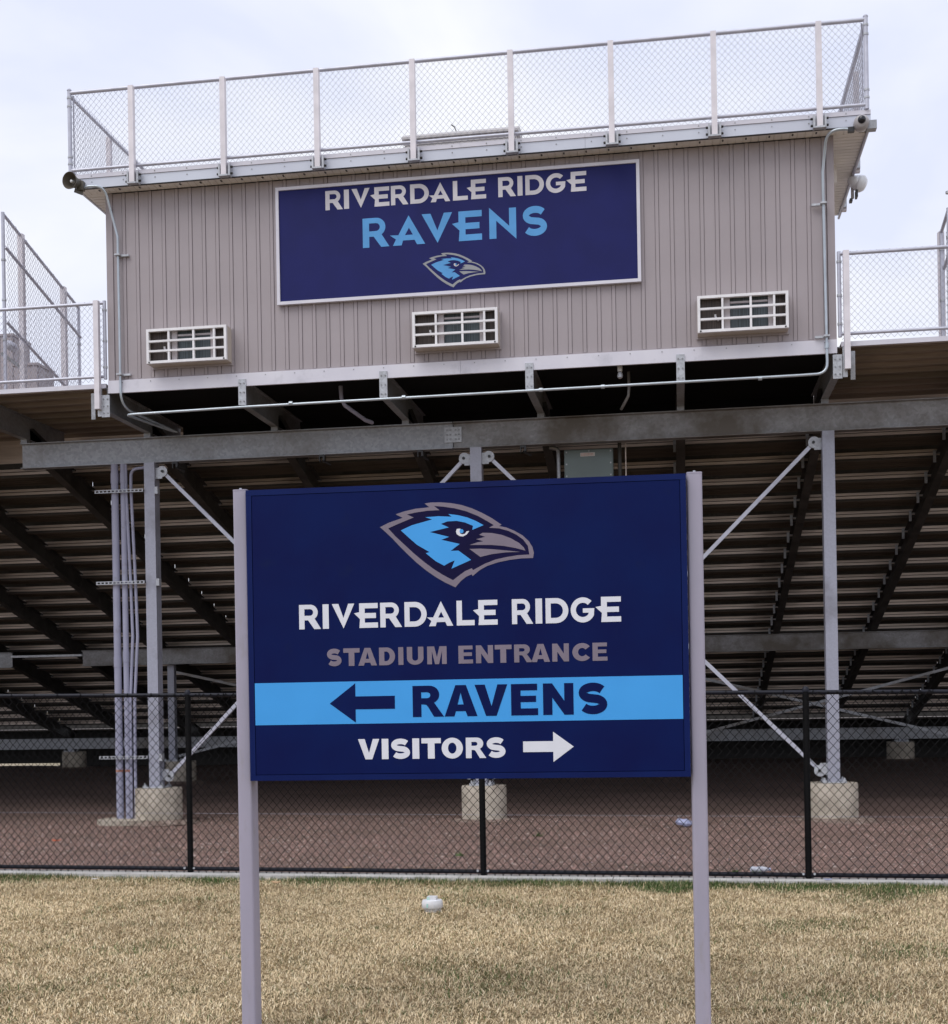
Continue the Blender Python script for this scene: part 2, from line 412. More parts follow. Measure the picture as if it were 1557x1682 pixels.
def flat_print(name, contours, thick, m, parent, place, label=None, kind=None):
    """contours: closed 2D outlines (holes by nesting) -> a thin cut-vinyl mesh; place(u, v, h) maps to the sign's own space"""
    cd = bpy.data.curves.new(name, 'CURVE')
    cd.dimensions = '2D'
    cd.fill_mode = 'BOTH'
    for ct in contours:
        sp = cd.splines.new('POLY')
        sp.points.add(len(ct) - 1)
        for i, (x, y) in enumerate(ct):
            sp.points[i].co = (x, y, 0, 1)
        sp.use_cyclic_u = True
    tmp = bpy.data.objects.new('tmp', cd)
    col.objects.link(tmp)
    dg = bpy.context.evaluated_depsgraph_get()
    dg.update()
    me = bpy.data.meshes.new_from_object(tmp.evaluated_get(dg))
    bpy.data.objects.remove(tmp)
    bpy.data.curves.remove(cd)
    me.name = name
    vs = [v.co.copy() for v in me.vertices]
    fs = [tuple(p.vertices) for p in me.polygons]
    edge = {}
    for f in fs:
        for i in range(len(f)):
            k = (f[i], f[(i + 1) % len(f)])
            edge[k] = edge.get(k, 0) + 1
    n = len(vs)
    vv = [place(p.x, p.y, thick) for p in vs] + [place(p.x, p.y, 0) for p in vs]
    ff = list(fs)
    for (a, b) in edge:
        if (b, a) not in edge:
            ff.append((b, a, a + n, b + n))
    me2 = bpy.data.meshes.new(name)
    me2.from_pydata(vv, [], ff)
    import bmesh
    bm = bmesh.new(); bm.from_mesh(me2)
    bmesh.ops.recalc_face_normals(bm, faces=bm.faces)
    bm.to_mesh(me2); bm.free()
    me2.materials.append(m)
    bpy.data.meshes.remove(me)
    return link(name, me2, parent, kind, label)

def lettering(face, letters, z0, z1, thick, m, parent, place, what):
    for L_ in letters:
        flat_print('letter', word(face, [L_], z0, z1), thick, m, parent, place, what % L_[0].upper())

def word(face, letters, z0, z1):
    out_ = []
    for ch, a, b in letters:
        g = face[ch]
        xs = [p[0] for c in g for p in c]
        lo, hi = min(xs), max(xs)
        for c in g:
            cc = []
            for x, y in c:
                q = (a + (x - lo) / (hi - lo) * (b - a), z0 + y * (z1 - z0))
                if not cc or (abs(q[0] - cc[-1][0]) + abs(q[1] - cc[-1][1])) > 1e-5:
                    cc.append(q)
            out_.append(cc)
    return out_

# raven head emblem, millimetres about its centre
LOGO = dict(
 outer=[(-411,107),(-363,129),(-288,152),(-326,172),(-280,186),(-217,198),(-144,203),(-169,224),(-135,228),(-84,227),(-28,221),(28,209),(84,189),(139,162),(189,133),(238,98),(225,91),(262,83),(305,64),(348,38),(381,6),(399,-25),(406,-56),(401,-82),(340,-82),(278,-88),(216,-99),(159,-116),(119,-137),(81,-167),(75,-158),(46,-170),(18,-191),(-12,-224),(-67,-197),(-116,-167),(-166,-131),(-216,-89),(-265,-41),(-309,4),(-346,45),(-383,81)],
 inner=[(-367,99),(-313,121),(-229,152),(-265,169),(-217,178),(-154,185),(-90,186),(-119,209),(-72,204),(-10,193),(52,175),(114,148),(163,119),(197,97),(172,84),(225,79),(274,64),(317,42),(351,16),(375,-18),(382,-63),(321,-65),(259,-73),(203,-84),(147,-104),(83,-136),(77,-126),(41,-140),(6,-164),(-24,-186),(-78,-156),(-128,-123),(-178,-84),(-227,-42),(-277,6),(-327,54)],
 blue=[(-299,86),(-237,112),(-187,124),(-130,138),(-166,151),(-98,154),(-26,149),(-43,164),(8,156),(58,142),(101,123),(143,99),(83,76),(87,97),(45,116),(2,126),(-49,125),(-84,113),(-42,93),(-144,72),(-41,43),(-83,29),(15,4),(-34,-31),(8,-31),(74,-82),(-31,-125),(-13,-82),(-40,-92),(-70,-108),(-115,-83),(-167,-39),(-147,-34),(-214,7),(-257,46)],
 eye=[(1,84),(-4,71),(0,56),(16,45),(34,43),(53,53),(67,71),(52,69),(44,57),(28,54),(18,60),(15,74),(21,84)],
 beak=[(138,59),(187,56),(237,45),(286,25),(329,-1),(353,-25),(362,-42),(310,-27),(248,-14),(186,-7),(67,-3),(112,10),(141,14),(103,26),(151,37),(119,49)],
 jaw=[(66,-24),(124,-24),(186,-29),(260,-38),(334,-48),(260,-48),(185,-55),(123,-68)])
def emblem(cu, cv, s, parent, place, grey, blue, white, dark, k=1.0):
    T = lambda key: [(cu + x / 1000 * s, cv + y / 1000 * s) for x, y in LOGO[key]]
    flat_print('emblem_field', [T('inner')], 0.0006 * k, dark, parent, place)
    flat_print('emblem_outline', [T('outer'), T('inner')], 0.0012 * k, grey, parent, place)
    flat_print('emblem_head', [T('blue')], 0.0014 * k, blue, parent, place)
    flat_print('emblem_beak', [T('beak'), T('jaw')], 0.0014 * k, grey, parent, place)
    flat_print('emblem_eye', [T('eye')], 0.0014 * k, white, parent, place)
    flat_print('emblem_pupil', [arc(cu + 0.0256 * s, cv + 0.071 * s, 0.0105 * s, 0, 345, 23)], 0.0018 * k, blue, parent, place)

LOCAL = set()     # things whose parts are modelled about their own base

def fence_y(x):
    return 12.93 - 0.055 * x
def sheet(name, pts, z, m, kind='structure', label=None):
    mb = MB().add([(x, y, z) for x, y in pts], [tuple(range(len(pts)))])
    return mb.build(name, m, kind=kind, label=label)

# ================================================================ SETTING
g_ = sheet('ground', [(-900, -300), (900, -300), (900, 1500), (-900, 1500)], -0.05, M['earth'], label='dry open ground reaching to the horizon')
XA, XB = -30, 22
def edge(off, a=XA, b=XB):
    return [(a, 12.72 - 0.055 * a + off), (b, 12.72 - 0.055 * b + off)]
lw = sheet('lawn', [(XA, -12), (XB, -12)] + edge(0)[::-1], -0.012, M['thatch'], label='dormant tan lawn in front of the fence')
# gravel yard under the grandstand: a gently uneven grid
mb = MB()
nx, ny = 90, 60
x0, x1 = XA, XB
vs, fs = [], []
for j in range(ny + 1):
    for i in range(nx + 1):
        x = x0 + (x1 - x0) * i / nx
        yb = 12.72 - 0.055 * x + 0.28
        y = yb + (39.59 - yb) * (j / ny) ** 1.5
        e_ = min(1, j / 3)
        z = (math.sin(x * 1.7 + y * 0.6) * 0.010 + math.sin(y * 2.3 - x * 0.5) * 0.009 + math.sin(x * 0.45 + y * 1.1) * 0.014) * e_ - 0.015
        vs.append((x, y, z))
for j in range(ny):
    for i in range(nx):
        a = j * (nx + 1) + i
        fs.append((a, a + 1, a + nx + 2, a + nx + 1))
mb.add(vs, fs)
gv = mb.build('gravel_yard', M['gravel'], kind='structure', smooth=True, label='red brown gravel yard under the grandstand')
# concrete mow strip: sections with control joints
cb = link('concrete_curb', None, None, 'structure', 'pale concrete strip between the lawn and the gravel')
x = -28.0
while x < 20:
    xn = x + 1.52
    y0a, y0b = 12.72 - 0.055 * x, 12.72 - 0.055 * xn
    m_ = MB()
    m_.add([(x + .004, y0a, -.10), (xn - .004, y0b, -.10), (xn - .004, y0b + .29, -.10), (x + .004, y0a + .29, -.10),
            (x + .004, y0a + .012, .040), (xn - .004, y0b + .012, .040), (xn - .004, y0b + .28, .040), (x + .004, y0a + .28, .040)],
           [(3, 2, 1, 0), (4, 5, 6, 7), (0, 1, 5, 4), (1, 2, 6, 5), (2, 3, 7, 6), (3, 0, 4, 7)])
    m_.build('curb_section', M['curb'], cb)
    x = xn

# ================================================================ GRASS AND PEBBLES (nobody could count them)
def tone_mesh(name, V, F, C, m, label):
    me = bpy.data.meshes.new(name)
    nV, nF = len(V), len(F)
    me.vertices.add(nV)
    me.vertices.foreach_set('co', V.astype(np.float32).ravel())
    me.loops.add(nF * 3)
    me.loops.foreach_set('vertex_index', F.astype(np.int32).ravel())
    me.polygons.add(nF)
    me.polygons.foreach_set('loop_start', np.arange(0, nF * 3, 3, dtype=np.int32))
    me.polygons.foreach_set('loop_total', np.full(nF, 3, dtype=np.int32))
    me.update()
    me.validate()
    at = me.attributes.new('tone', 'FLOAT_COLOR', 'POINT')
    at.data.foreach_set('color', np.concatenate([C, np.ones((nV, 1))], 1).astype(np.float32).ravel())
    me.materials.append(m)
    return link(name, me, None, 'stuff', label)

nr = np.random.default_rng(5)
def smooth_noise(x, y, seed, s):
    r = np.random.default_rng(seed)
    o = np.zeros_like(x)
    for k in range(10):
        a = r.uniform(0, 2 * math.pi); f = s * r.uniform(0.5, 2.2); p = r.uniform(0, 6.28)
        o += np.sin((x * math.cos(a) + y * math.sin(a)) * f + p)
    return o / 4.5

def make_grass():
    n = 600000
    X = nr.uniform(-7.9, 4.6, n)
    Y = 5.6 + (1 - nr.uniform(0, 1, n) ** 1.0) * (12.72 - 0.055 * X - 5.6 + 0.03)
    n2 = 50000                                    # greener, taller growth against the concrete strip
    X2 = nr.uniform(-7.9, 4.6, n2)
    dens = np.clip(0.45 + 0.55 * smooth_noise(X2, X2 * 0, 41, 2.4) + 0.10 * (X2 + 1.5), 0.06, 1)
    X2 = X2[nr.uniform(0, 1, n2) < dens]
    Y2 = 12.72 - 0.055 * X2 + 0.012 - np.abs(nr.normal(0, 0.16, len(X2)))
    X, Y = np.concatenate([X, X2]), np.concatenate([Y, Y2])
    fringe = np.arange(len(X)) >= n
    n = len(X)
    clump = smooth_noise(X, Y, 3, 2.2) * 0.5 + smooth_noise(X, Y, 4, 9) * 0.4
    near = np.clip((Y - (12.72 - 0.055 * X) + 0.55 + 0.25 * smooth_noise(X, Y, 17, 4.0)) / 0.5, 0, 1)          # growth along the curb
    gpatch = smooth_noise(X, Y, 8, 2.6) - 0.35
    pg = 0.05 + 0.30 * np.clip(gpatch, 0, 1) + near * np.clip(0.62 + 0.40 * smooth_noise(X, Y, 12, 3.0) + 0.07 * (X + 1), 0.1, 0.92)
    pg = np.where(fringe, 0.80, pg)
    green = nr.uniform(0, 1, n) < pg
    ln = nr.uniform(0.018, 0.050, n) * (1 + 0.25 * clump) * (1 + 0.30 * near) * np.where(fringe, 1.12, 1.0)
    ang = smooth_noise(X, Y, 21, 6.5) * 2.2 + nr.normal(0, 1.9, n)
    lean = np.clip(nr.normal(1.15, 0.30, n), 0.2, 1.5)
    lean = np.where(green, lean * 0.72, lean)
    lean = np.where(fringe, lean * 0.6, lean)
    w = nr.uniform(0.0011, 0.0025, n)
    dx, dy = np.cos(ang), np.sin(ang)
    px, py = -dy, dx
    z0 = -0.014 + nr.uniform(0, 0.016, n)
    def P(t, side):
        h = ln * t
        curve = np.sin(lean * (0.55 + 0.45 * t))
        return np.stack([X + dx * h * curve + px * w * side, Y + dy * h * curve + py * w * side, z0 + h * np.cos(lean * (0.55 + 0.5 * t)) + 0.0], 1)
    V = np.stack([P(0, 1), P(0, -1), P(0.6, .8), P(0.6, -.8), P(1.0, 0)], 1).reshape(-1, 3)
    b = (np.arange(n) * 5)[:, None]
    F = np.concatenate([b + [[0, 1, 3]], b + [[0, 3, 2]], b + [[2, 3, 4]]], 0)
    straw = np.array([0.72, 0.575, 0.365]); brown = np.array([0.27, 0.19, 0.11]); gr = np.array([0.060, 0.092, 0.030])
    pale = np.array([0.85, 0.74, 0.53])
    u = nr.uniform(0, 1, n)[:, None]
    c = straw * (0.68 + 0.40 * nr.uniform(0, 1, n))[:, None]
    c = np.where(u < 0.16 + 0.16 * np.clip(clump, -1, 1)[:, None], brown * nr.uniform(0.6, 1.2, n)[:, None], c)
    c = np.where(u > 0.90, pale * nr.uniform(0.8, 1.1, n)[:, None], c)
    c = np.where(green[:, None], gr * nr.uniform(0.6, 1.8, n)[:, None], c)
    c = c * (1.08 - 0.08 * np.clip(clump, -1, 1) + 0.09 * np.clip(smooth_noise(X * .45, Y, 31, 1.9), -1, 1))[:, None]
    C = np.repeat(c, 5, axis=0)
    tone_mesh('grass', V, F, C, M['blade'], 'dry tan grass with green tufts along the concrete strip')
make_grass()

def make_pebbles():
    n = 46000
    t = nr.uniform(0, 1, n)
    X = nr.uniform(-10.5, 6.0, n)
    yb = 12.72 - 0.055 * X + 0.30
    Y = yb + t ** 1.25 * (20.5 - yb)
    s = nr.uniform(0.005, 0.017, n) * (1 + 0.4 * (nr.uniform(0, 1, n) > 0.94))
    base = np.array([[1, 0, 0], [-.4, .9, 0], [-.5, -.8, 0], [0.1, 0.05, .85], [.1, 0, -.5]])
    ang = nr.uniform(0, 6.28, n)
    ca, sa = np.cos(ang), np.sin(ang)
    Z = (np.sin(X * 1.7 + Y * 0.6) * 0.010 + np.sin(Y * 2.3 - X * 0.5) * 0.009 + np.sin(X * 0.45 + Y * 1.1) * 0.014) * np.clip((Y - yb) / 1.0, 0, 1) - 0.012
    sx = s * nr.uniform(0.8, 1.5, n)
    V = np.zeros((n, 5, 3))
    for k in range(5):
        bx = base[k, 0] * sx; by = base[k, 1] * s
        V[:, k, 0] = X + bx * ca - by * sa
        V[:, k, 1] = Y + bx * sa + by * ca
        V[:, k, 2] = Z + base[k, 2] * s + 0.002
    b = (np.arange(n) * 5)[:, None]
    F = np.concatenate([b + [[0, 1, 3]], b + [[1, 2, 3]], b + [[2, 0, 3]]], 0)
    c = np.array([0.31, 0.20, 0.172]) * nr.uniform(0.45, 1.35, n)[:, None]
    u = nr.uniform(0, 1, n)[:, None]
    c = np.where(u > 0.93, np.array([0.50, 0.42, 0.38]) * nr.uniform(0.7, 1.1, n)[:, None], c)
    c = np.where(u < 0.15, np.array([0.12, 0.10, 0.10]) * nr.uniform(0.6, 1.2, n)[:, None], c)
    tone_mesh('gravel_stones', V.reshape(-1, 3), F, np.repeat(c, 5, axis=0), M['pebble'], 'loose reddish stones scattered over the gravel yard')
make_pebbles()

# ================================================================ GRANDSTAND
gs = thing('grandstand', 'raised aluminium grandstand on galvanised steel columns seen from behind and below', 'grandstand', (-3, 19.65, 0))
JX = [-8.115 + 2.06 * k for k in range(-5, 10)]          # joist / raker lines
JX = [round(v, 3) for v in JX]
SLOPE, RUN, RISE = 0.279, 0.765, 0.2135

def wbeam(m, xa, xb, y, z0, z1, fw=0.17, tf=0.014, tw=0.02):
    m.box(xa, xb, y - fw / 2, y + fw / 2, z0, z0 + tf)
    m.box(xa, xb, y - fw / 2, y + fw / 2, z1 - tf, z1)
    m.box(xa, xb, y - tw / 2, y + tw / 2, z0 + tf + .0005, z1 - tf - .0005)
    return m
def joist_y(m, x, y0, y1, z0, z1, fw=0.11, t=0.012):
    # beam running away from the viewer; z0, z1 give bottom and top at y0; y1 ends in pairs when raked
    pass
# front beam (two lengths meeting at a splice)
Y1 = 19.65
wbeam(MB(), -10.22, -3.275, Y1, 5.60, 6.0).build('beam', M['galv'], gs)
wbeam(MB(), -3.262, 9.6, Y1, 5.60, 6.0).build('beam', M['galv_stain'], gs, label='stained length of the front beam right of the splice')
wbeam(MB(), -28, -12.0, Y1, 5.60, 6.0).build('beam', M['galv'], gs)
sp = MB().box(-3.40, -3.14, Y1 - .035, Y1 - .012, 5.70, 5.93).build('splice_plate', M['plate'], gs)
mb = MB()
for bx in (-3.36, -3.31, -3.23, -3.18):
    for bz in (5.745, 5.815, 5.885):
        mb.box(bx - .012, bx + .012, Y1 - .05, Y1 - .035, bz - .012, bz + .012)
mb.build('bolts', M['galv'], sp, kind='stuff')
# second and third beams
wbeam(MB(), -28, -15.80, 29.7, 2.80, 3.17).build('beam', M['galv'], gs)
wbeam(MB(), -14.0, 14.5, 29.7, 2.80, 3.17).build('beam', M['galv_stain'], gs)
MB().box(-15.80, -14.0, 29.62, 29.70, 3.04, 3.09).build('tie_rod', M['plate'], gs)
wbeam(MB(), -30, 20, 37.7, .58, .90).build('beam', M['galv'], gs)

# columns
def column(x, y, z0, z1, w=0.17, d=0.20):
    m = MB().box(x - w / 2, x + w / 2, y - d / 2, y + d / 2, z0 + .015, z1)
    c = m.build('column', M['galv_col'], gs)
    b = MB().box(x - .17, x + .17, y - .17, y + .17, z0, z0 + .0148)
    b.build('base_plate', M['plate'], c)
    m = MB()
    for sx in (-1, 1):
        for sy in (-1, 1):
            m.path([(x + sx * .14, y + sy * .14, z0 + .01), (x + sx * .14, y + sy * .14, z0 + .075)], .014, 6)
            m.box(x + sx * .14 - .028, x + sx * .14 + .028, y + sy * .14 - .028, y + sy * .14 + .028, z0 + .0152, z0 + .04)
    m.build('anchor_bolts', M['plate'], c, kind='stuff')
    return c
CX = [-8.07, -2.92, 2.22, 7.37]
for x in CX:
    column(x, Y1, .525, 5.5995)
for x in (-11.9, -2.87, -1.07, 7.05):
    column(x, 30.0, .50, 2.80, .16, .16)
for x in (-18.2, -12.5, -6.4, -0.3, 6.1, 12):
    column(x, 37.7, .50, .5795, .15, .15)

# footings: separate concrete piers
def footing(x, y, w, h, label, taper=0.0):
    m = MB()
    r_ = w / 2
    m.lathe((x, y, 0), [(r_ * 1.01, -.08), (r_, .02), (r_ * .995, h - .02), (r_ * .97, h)], 36)
    o = m.build('concrete_footing', M['concrete'], smooth=True)
    MB().lathe((x + .03, y - .04, 0), [(r_ + .24, -.03), (r_ + .16, .004), (r_ + .05, .022), (r_ - .02, .030)], 28).build('dust_collar', M['dust'], o, smooth=True)
    return tag(o, label, 'footing', 'concrete footings under the grandstand columns')
footing(-8.06, Y1 + .04, .73, .52, 'pale concrete block under the left front column beside the grey conduits')
footing(-2.90, Y1 + .04, .68, .52, 'pale concrete block under the middle front column, seen below the big sign')
footing(2.20, Y1 + .04, .74, .52, 'pale concrete block under the right front column behind the black fence')
footing(-11.75, 30.1, .72, .50, 'shaded concrete block in the second row, half behind the left front column')
footing(-18.2, 37.9, .72, .50, 'small dark concrete block far back at the left end')
footing(6.1, 37.9, .74, .50, 'small dark concrete block far back under the rear beam at the right')
footing(-6.4, 37.9, .74, .50, 'far dark concrete block hidden mostly behind the big sign, left half')
footing(-0.3, 37.9, .74, .50, 'far dark concrete block hidden mostly behind the big sign, right half')

# cross bracing with lobed end plates
def brace(a, b, r=.032, lobe=.085, yo=0.0):
    a, b = Vector(a), Vector(b)
    d = (b - a).normalized()
    m = MB().bar(a + d * lobe * .8, b - d * lobe * .8, .055, .055, (0, 1, 0))
    br = m.build('brace', M['pipe_galv'], gs)
    for p, s in ((a, 1), (b, -1)):
        g = MB()
        side = 1 if d.x * s > 0 else -1
        q = Vector((p.x, p.y, p.z))
        pts = arc(0, 0, lobe, 0, 345, 15)
        g.prism(pts, -.012, .012, lambda x, z, t: (q.x + x, q.y + t - .04, q.z + z))
        g.box(q.x - side * .17, q.x, q.y - .05, q.y - .028, q.z - .11 if s * d.z < 0 else q.z - .06, q.z + .06 if s * d.z < 0 else q.z + .11)
        g.build('gusset', M['plate'], br)
        h = MB().path([(q.x + side * .01, q.y - .075, q.z), (q.x + side * .01, q.y - .02, q.z)], .022, 8)
        h.build('pin', M['dark'], br)
for i in range(2):
    xa, xb = CX[i], CX[i + 1]
    brace((xa + .19, Y1, 5.46), (xb - .19, Y1 + .0, .70))
    brace((xa + .19, Y1 + .06, .70), (xb - .19, Y1 + .06, 5.46))
for xa, xb in ((-11.9, -2.87), (-1.07, 7.05)):
    for q in (0, 1):
        a = (xa + .12, 30.0 + q * .06, 2.62 if q == 0 else .62)
        b = (xb - .12, 30.0 + q * .06, .62 if q == 0 else 2.62)
        MB().bar(a, b, .06, .06, (0, 1, 0)).build('brace', M['galv'], gs)

# joists under the walkway / press box and raked stringers
def zr(y):
    return 6.32 - SLOPE * (y - 19.65)
for k, x in enumerate(JX):
    y0 = 18.17
    m = MB()
    fw, t = .105, .012
    jz0, jz1 = 6.07, 6.44
    m.box(x - fw / 2, x + fw / 2, y0, 21.0, jz0, jz0 + t)
    m.box(x - fw / 2, x + fw / 2, y0, 21.0, jz1 - t, jz1)
    m.box(x - .009, x + .009, y0, 21.0, jz0 + t + .0005, jz1 - t - .0005)
    m.box(x - fw / 2, x + fw / 2, Y1 - .05, Y1 + .05, 6.001, jz0 - .001)
    j = m.build('joist', M['galv'], gs)
    # raker
    m = MB()
    fw = .14
    ya, yb = 19.8, 38.6
    D = .35
    for (o0, o1, hw) in ((0, t, fw / 2), (D - t, D, fw / 2), (t + .0005, D - t - .0005, .009)):
        m.add([(x - hw, ya, zr(ya) - o1), (x + hw, ya, zr(ya) - o1), (x + hw, yb, zr(yb) - o1), (x - hw, yb, zr(yb) - o1),
               (x - hw, ya, zr(ya) - o0), (x + hw, ya, zr(ya) - o0), (x + hw, yb, zr(yb) - o0), (x - hw, yb, zr(yb) - o0)],
              [(3, 2, 1, 0), (4, 5, 6, 7), (0, 1, 5, 4), (1, 2, 6, 5), (2, 3, 7, 6), (3, 0, 4, 7)])
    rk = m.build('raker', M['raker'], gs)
    m = MB()
    for i in range(22):
        yy = 21.33 + RUN * i
        m.box(x - .115, x - .072, yy - .075, yy - .045, zr(yy) - .14, zr(yy) + .05)
        m.box(x - .071, x + .06, yy - .07, yy - .05, zr(yy) + .0, zr(yy) + .04)
    m.build('riser_clips', M['plate'], rk, kind='stuff')

# rows: ribbed riser and two ribbed planks per tread, in lengths that butt over the rakers
def ribbed(m, xa, xb, y0, y1, z0, z1, n):
    # flat plank with downward ribs
    m.box(xa, xb, y0, y1, z1 - .006, z1)
    for i in range(n):
        yy = y0 + (y1 - y0 - .008) * i / (n - 1)
        m.box(xa, xb, yy, yy + .008, z0, z1 - .0065)
def riser_mesh(L_):
    m = MB()
    for z in (.0, .056):
        m.box(0, L_, -.014, .0, z, z + .044)
        m.box(0, L_, -.020, -.0145, z, z + .006)
    return m
seg = [(-28.0, -18.42), (-18.41, -10.18), (-10.17, -1.94), (-1.93, 6.30), (6.31, 17.0)]
cache = {}
def shared(key, fn, mat_):
    if key not in cache:
        o = fn().build(key[0], mat_, gs)
        cache[key] = o.data
        return o
    return link(key[0], cache[key], gs)
for i in range(22):
    yy = 21.33 + RUN * i
    T = 5.83 - RISE * i
    for a, b in seg:
        L_ = round(b - a, 3)
        o = shared(('riser', L_), lambda: riser_mesh(L_), M['plank'])
        o.location = (a, yy - .02, T + .001)
        def cm():
            return MB().box(0, L_, 0, .006, -.030, .205)
        o = shared(('shade_strip', L_), cm, M['raker'])  # added dark strip, stands for the shaded gap between riser and tread
        o.location = (a, yy - .004, T + .001)
        for q in (0, 1):
            def tm():
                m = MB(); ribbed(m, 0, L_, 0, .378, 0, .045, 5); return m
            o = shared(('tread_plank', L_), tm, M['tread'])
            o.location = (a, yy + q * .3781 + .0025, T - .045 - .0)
# seat boards on the seating side
for i in range(22):
    yy = 21.33 + RUN * i + .30
    T = 5.83 - RISE * i
    for a, b in seg:
        L_ = round(b - a, 3)
        def sm():
            m = MB(); m.box(0, L_, 0, .25, .385, .43); 
            for k in range(max(2, int(L_ / 2.06))):
                m.box(k * 2.06 + .3, k * 2.06 + .36, .08, .14, .001, .384)
            return m
        o = shared(('seat_board', L_), sm, M['plank'])
        o.location = (a, yy, T)
# back walkway deck: ribbed planks both sides of the press box, and the wall where it drops to the first row
DX = [(-28.0, -8.13), (2.25, 17.0)]
for a, b in DX:
    for q in range(8):
        L_ = round(b - a, 3)
        def dm():
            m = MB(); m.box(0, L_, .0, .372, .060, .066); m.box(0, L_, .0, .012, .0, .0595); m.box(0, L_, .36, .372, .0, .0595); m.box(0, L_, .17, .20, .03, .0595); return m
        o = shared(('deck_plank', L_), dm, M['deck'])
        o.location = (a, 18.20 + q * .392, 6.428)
    MB().box(a, b, 18.15, 18.197, 6.436, 6.50).build('deck_edge', M['white_metal'], gs)
for k in range(4):
    MB().box(-28, 17.0, 21.338 + .001 * k, 21.352 + .001 * k, 5.97 + k * .131, 6.103 + k * .131).build('back_riser', M['plank'], gs)
# dark sheets added far away for the black behind the rear beam, low slit left
MB().box(-19.5, 20, 39.6, 39.66, -.2, 1.30).build('dark_sheet', M['dark_panel'], gs)
MB().box(-30, -19.503, 39.6, 39.66, .075, 1.30).build('dark_sheet', M['dark_panel'], gs)
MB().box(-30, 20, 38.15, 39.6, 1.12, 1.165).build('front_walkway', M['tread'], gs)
# bolted end plates on the joists
for x in JX:
    if x in (JX[5], JX[10]): continue
    p = MB().box(x - .056, x + .056, 18.095, 18.112, 6.07, 6.44).build('end_plate', M['plate'], gs)
    m = MB()
    for sx in (-.028, .028):
        for bz in (6.12, 6.25, 6.38):
            m.path([(x + sx, 18.082, bz), (x + sx, 18.095, bz)], .011, 6)
    m.build('bolts', M['galv'], p, kind='stuff')
# rail post connection plates at both ends of the press box
for x, s in ((-8.115, -1), (2.19, 1)):
    p = MB().box(x - .06, x + .06, 18.095, 18.112, 6.0, 6.32).build('end_plate', M['plate'], gs)
    m = MB()
    for sx in (-.03, .03):
        for bz in (6.06, 6.16, 6.26):
            m.path([(x + sx, 18.082, bz), (x + sx, 18.095, bz)], .011, 6)
    m.build('bolts', M['galv'], p, kind='stuff')
    xx = x + s * .10
    p = MB().box(xx - .03, xx + .03, 18.115, 18.14, 6.02, 6.42).build('end_plate', M['plate'], gs)
    xx = x + s * .20
    p = MB().box(xx - .03, xx + .03, 18.115, 18.14, 5.98, 6.36).build('end_plate', M['galv'], gs)
# little clamps hanging under the front beam
for x in (-7.64, -5.29, -3.76, -2.20):
    m = MB().box(x - .045, x + .045, Y1 - .12, Y1 - .06, 5.56, 5.585)
    m.box(x - .045, x - .03, Y1 - .12, Y1 - .06, 5.49, 5.559)
    m.box(x + .015, x + .045, Y1 - .13, Y1 - .05, 5.50, 5.559)
    m.path([(x, Y1 - .09, 5.50), (x + .10, Y1 + .02, 5.46)], .018, 6)
    m.build('beam_clamp', M['dark'], gs)

# ================================================================ PRESS BOX
pb = thing('press_box', 'taupe press box with vertical siding and flat railed roof on top of the grandstand', 'press box', (-2.95, 18.15, 6.5))
WX0, WX1, WY, WZ0, WZ1 = -8.08, 2.19, 18.15, 6.53, 9.245
MB().box(WX0 + .02, WX1 - .02, WY + .012, 21.1, WZ0, WZ1 + .015).build('wall', M['seam'], pb, label='dark wall behind the siding joints')
def siding_profile(m, L_, w=.2):
    # board, groove, raised batten, groove; runs up z
    pr = [(0, .0), (.138, .0), (.139, .010), (.145, .010), (.146, -.009), (.190, -.009), (.191, .010), (.197, .010), (.198, 0), (.2, 0), (.2, .0115), (0, .0115)]
    m.prism(pr, 0, L_, lambda x, y, t: (x, y, t))
    return m
sid = None
n_s = 50
pitch = (WX1 - WX0 - .20) / n_s
for i in range(n_s):
    if sid is None:
        sid = siding_profile(MB(), WZ1 - WZ0 - .02).build('siding_panel', M['siding'], pb)
        o = sid
    else:
        o = link('siding_panel', sid.data, pb)
    o.location = (WX0 + .10 + pitch * i, WY, WZ0 + .02)
    o.scale = (pitch / .2 * .9985, 1, 1)
for x0_, x1_ in ((WX0, WX0 + .097), (WX1 - .097, WX1)):
    MB().box(x0_, x1_, WY - .018, WY + .10, WZ0, WZ1 + .002).build('corner_trim', M['trim'], pb)
# side and rear cladding
for xs in (WX0 + .003, WX1 - .017):
    for i in range(14):
        y_ = 18.26 + i * .2
        MB().box(xs, xs + .014, y_, y_ + .192, WZ0, WZ1 + .03).build('side_siding', M['siding'], pb)
MB().box(WX0 + .10, WX1 - .10, WY - .006, WY + .0, WZ0, WZ0 + .018).build('base_trim', M['trim'], pb)
# fascia, roof, soffits
FX0, FX1, FY, FY1 = -8.42, 2.64, 17.88, 21.20
jn = [FX0, -4.9, -1.1, FX1]
for a, b in zip(jn[:-1], jn[1:]):
    MB().box(a + .0015, b - .0015, FY, FY + .03, 9.245, 9.385).build('fascia', M['fascia'], pb)
    f = MB().box(a + .0015, b - .0015, FY - .012, FY + .03, 9.388, 9.445).build('fascia_cap', M['white_metal'], pb)
MB().box(FX0, FX1, FY - .004, FY + .03, 9.236, 9.244).build('drip_edge', M['dark'], pb)
m = MB()
for i in range(23):
    x = FX0 + .25 + i * .477
    for dz in (9.33, 9.415):
        m.box(x - .007, x + .007, FY - .018, FY - .0125, dz - .007, dz + .007) if dz > 9.38 else m.box(x - .007, x + .007, FY - .006, FY - .0005, dz - .007, dz + .007)
m.build('fascia_screws', M['galv'], pb, kind='stuff')
for xs in (FX0, FX1 - .03):
    MB().box(xs, xs + .03, FY + .031, FY1, 9.245, 9.445).build('fascia', M['fascia'], pb)
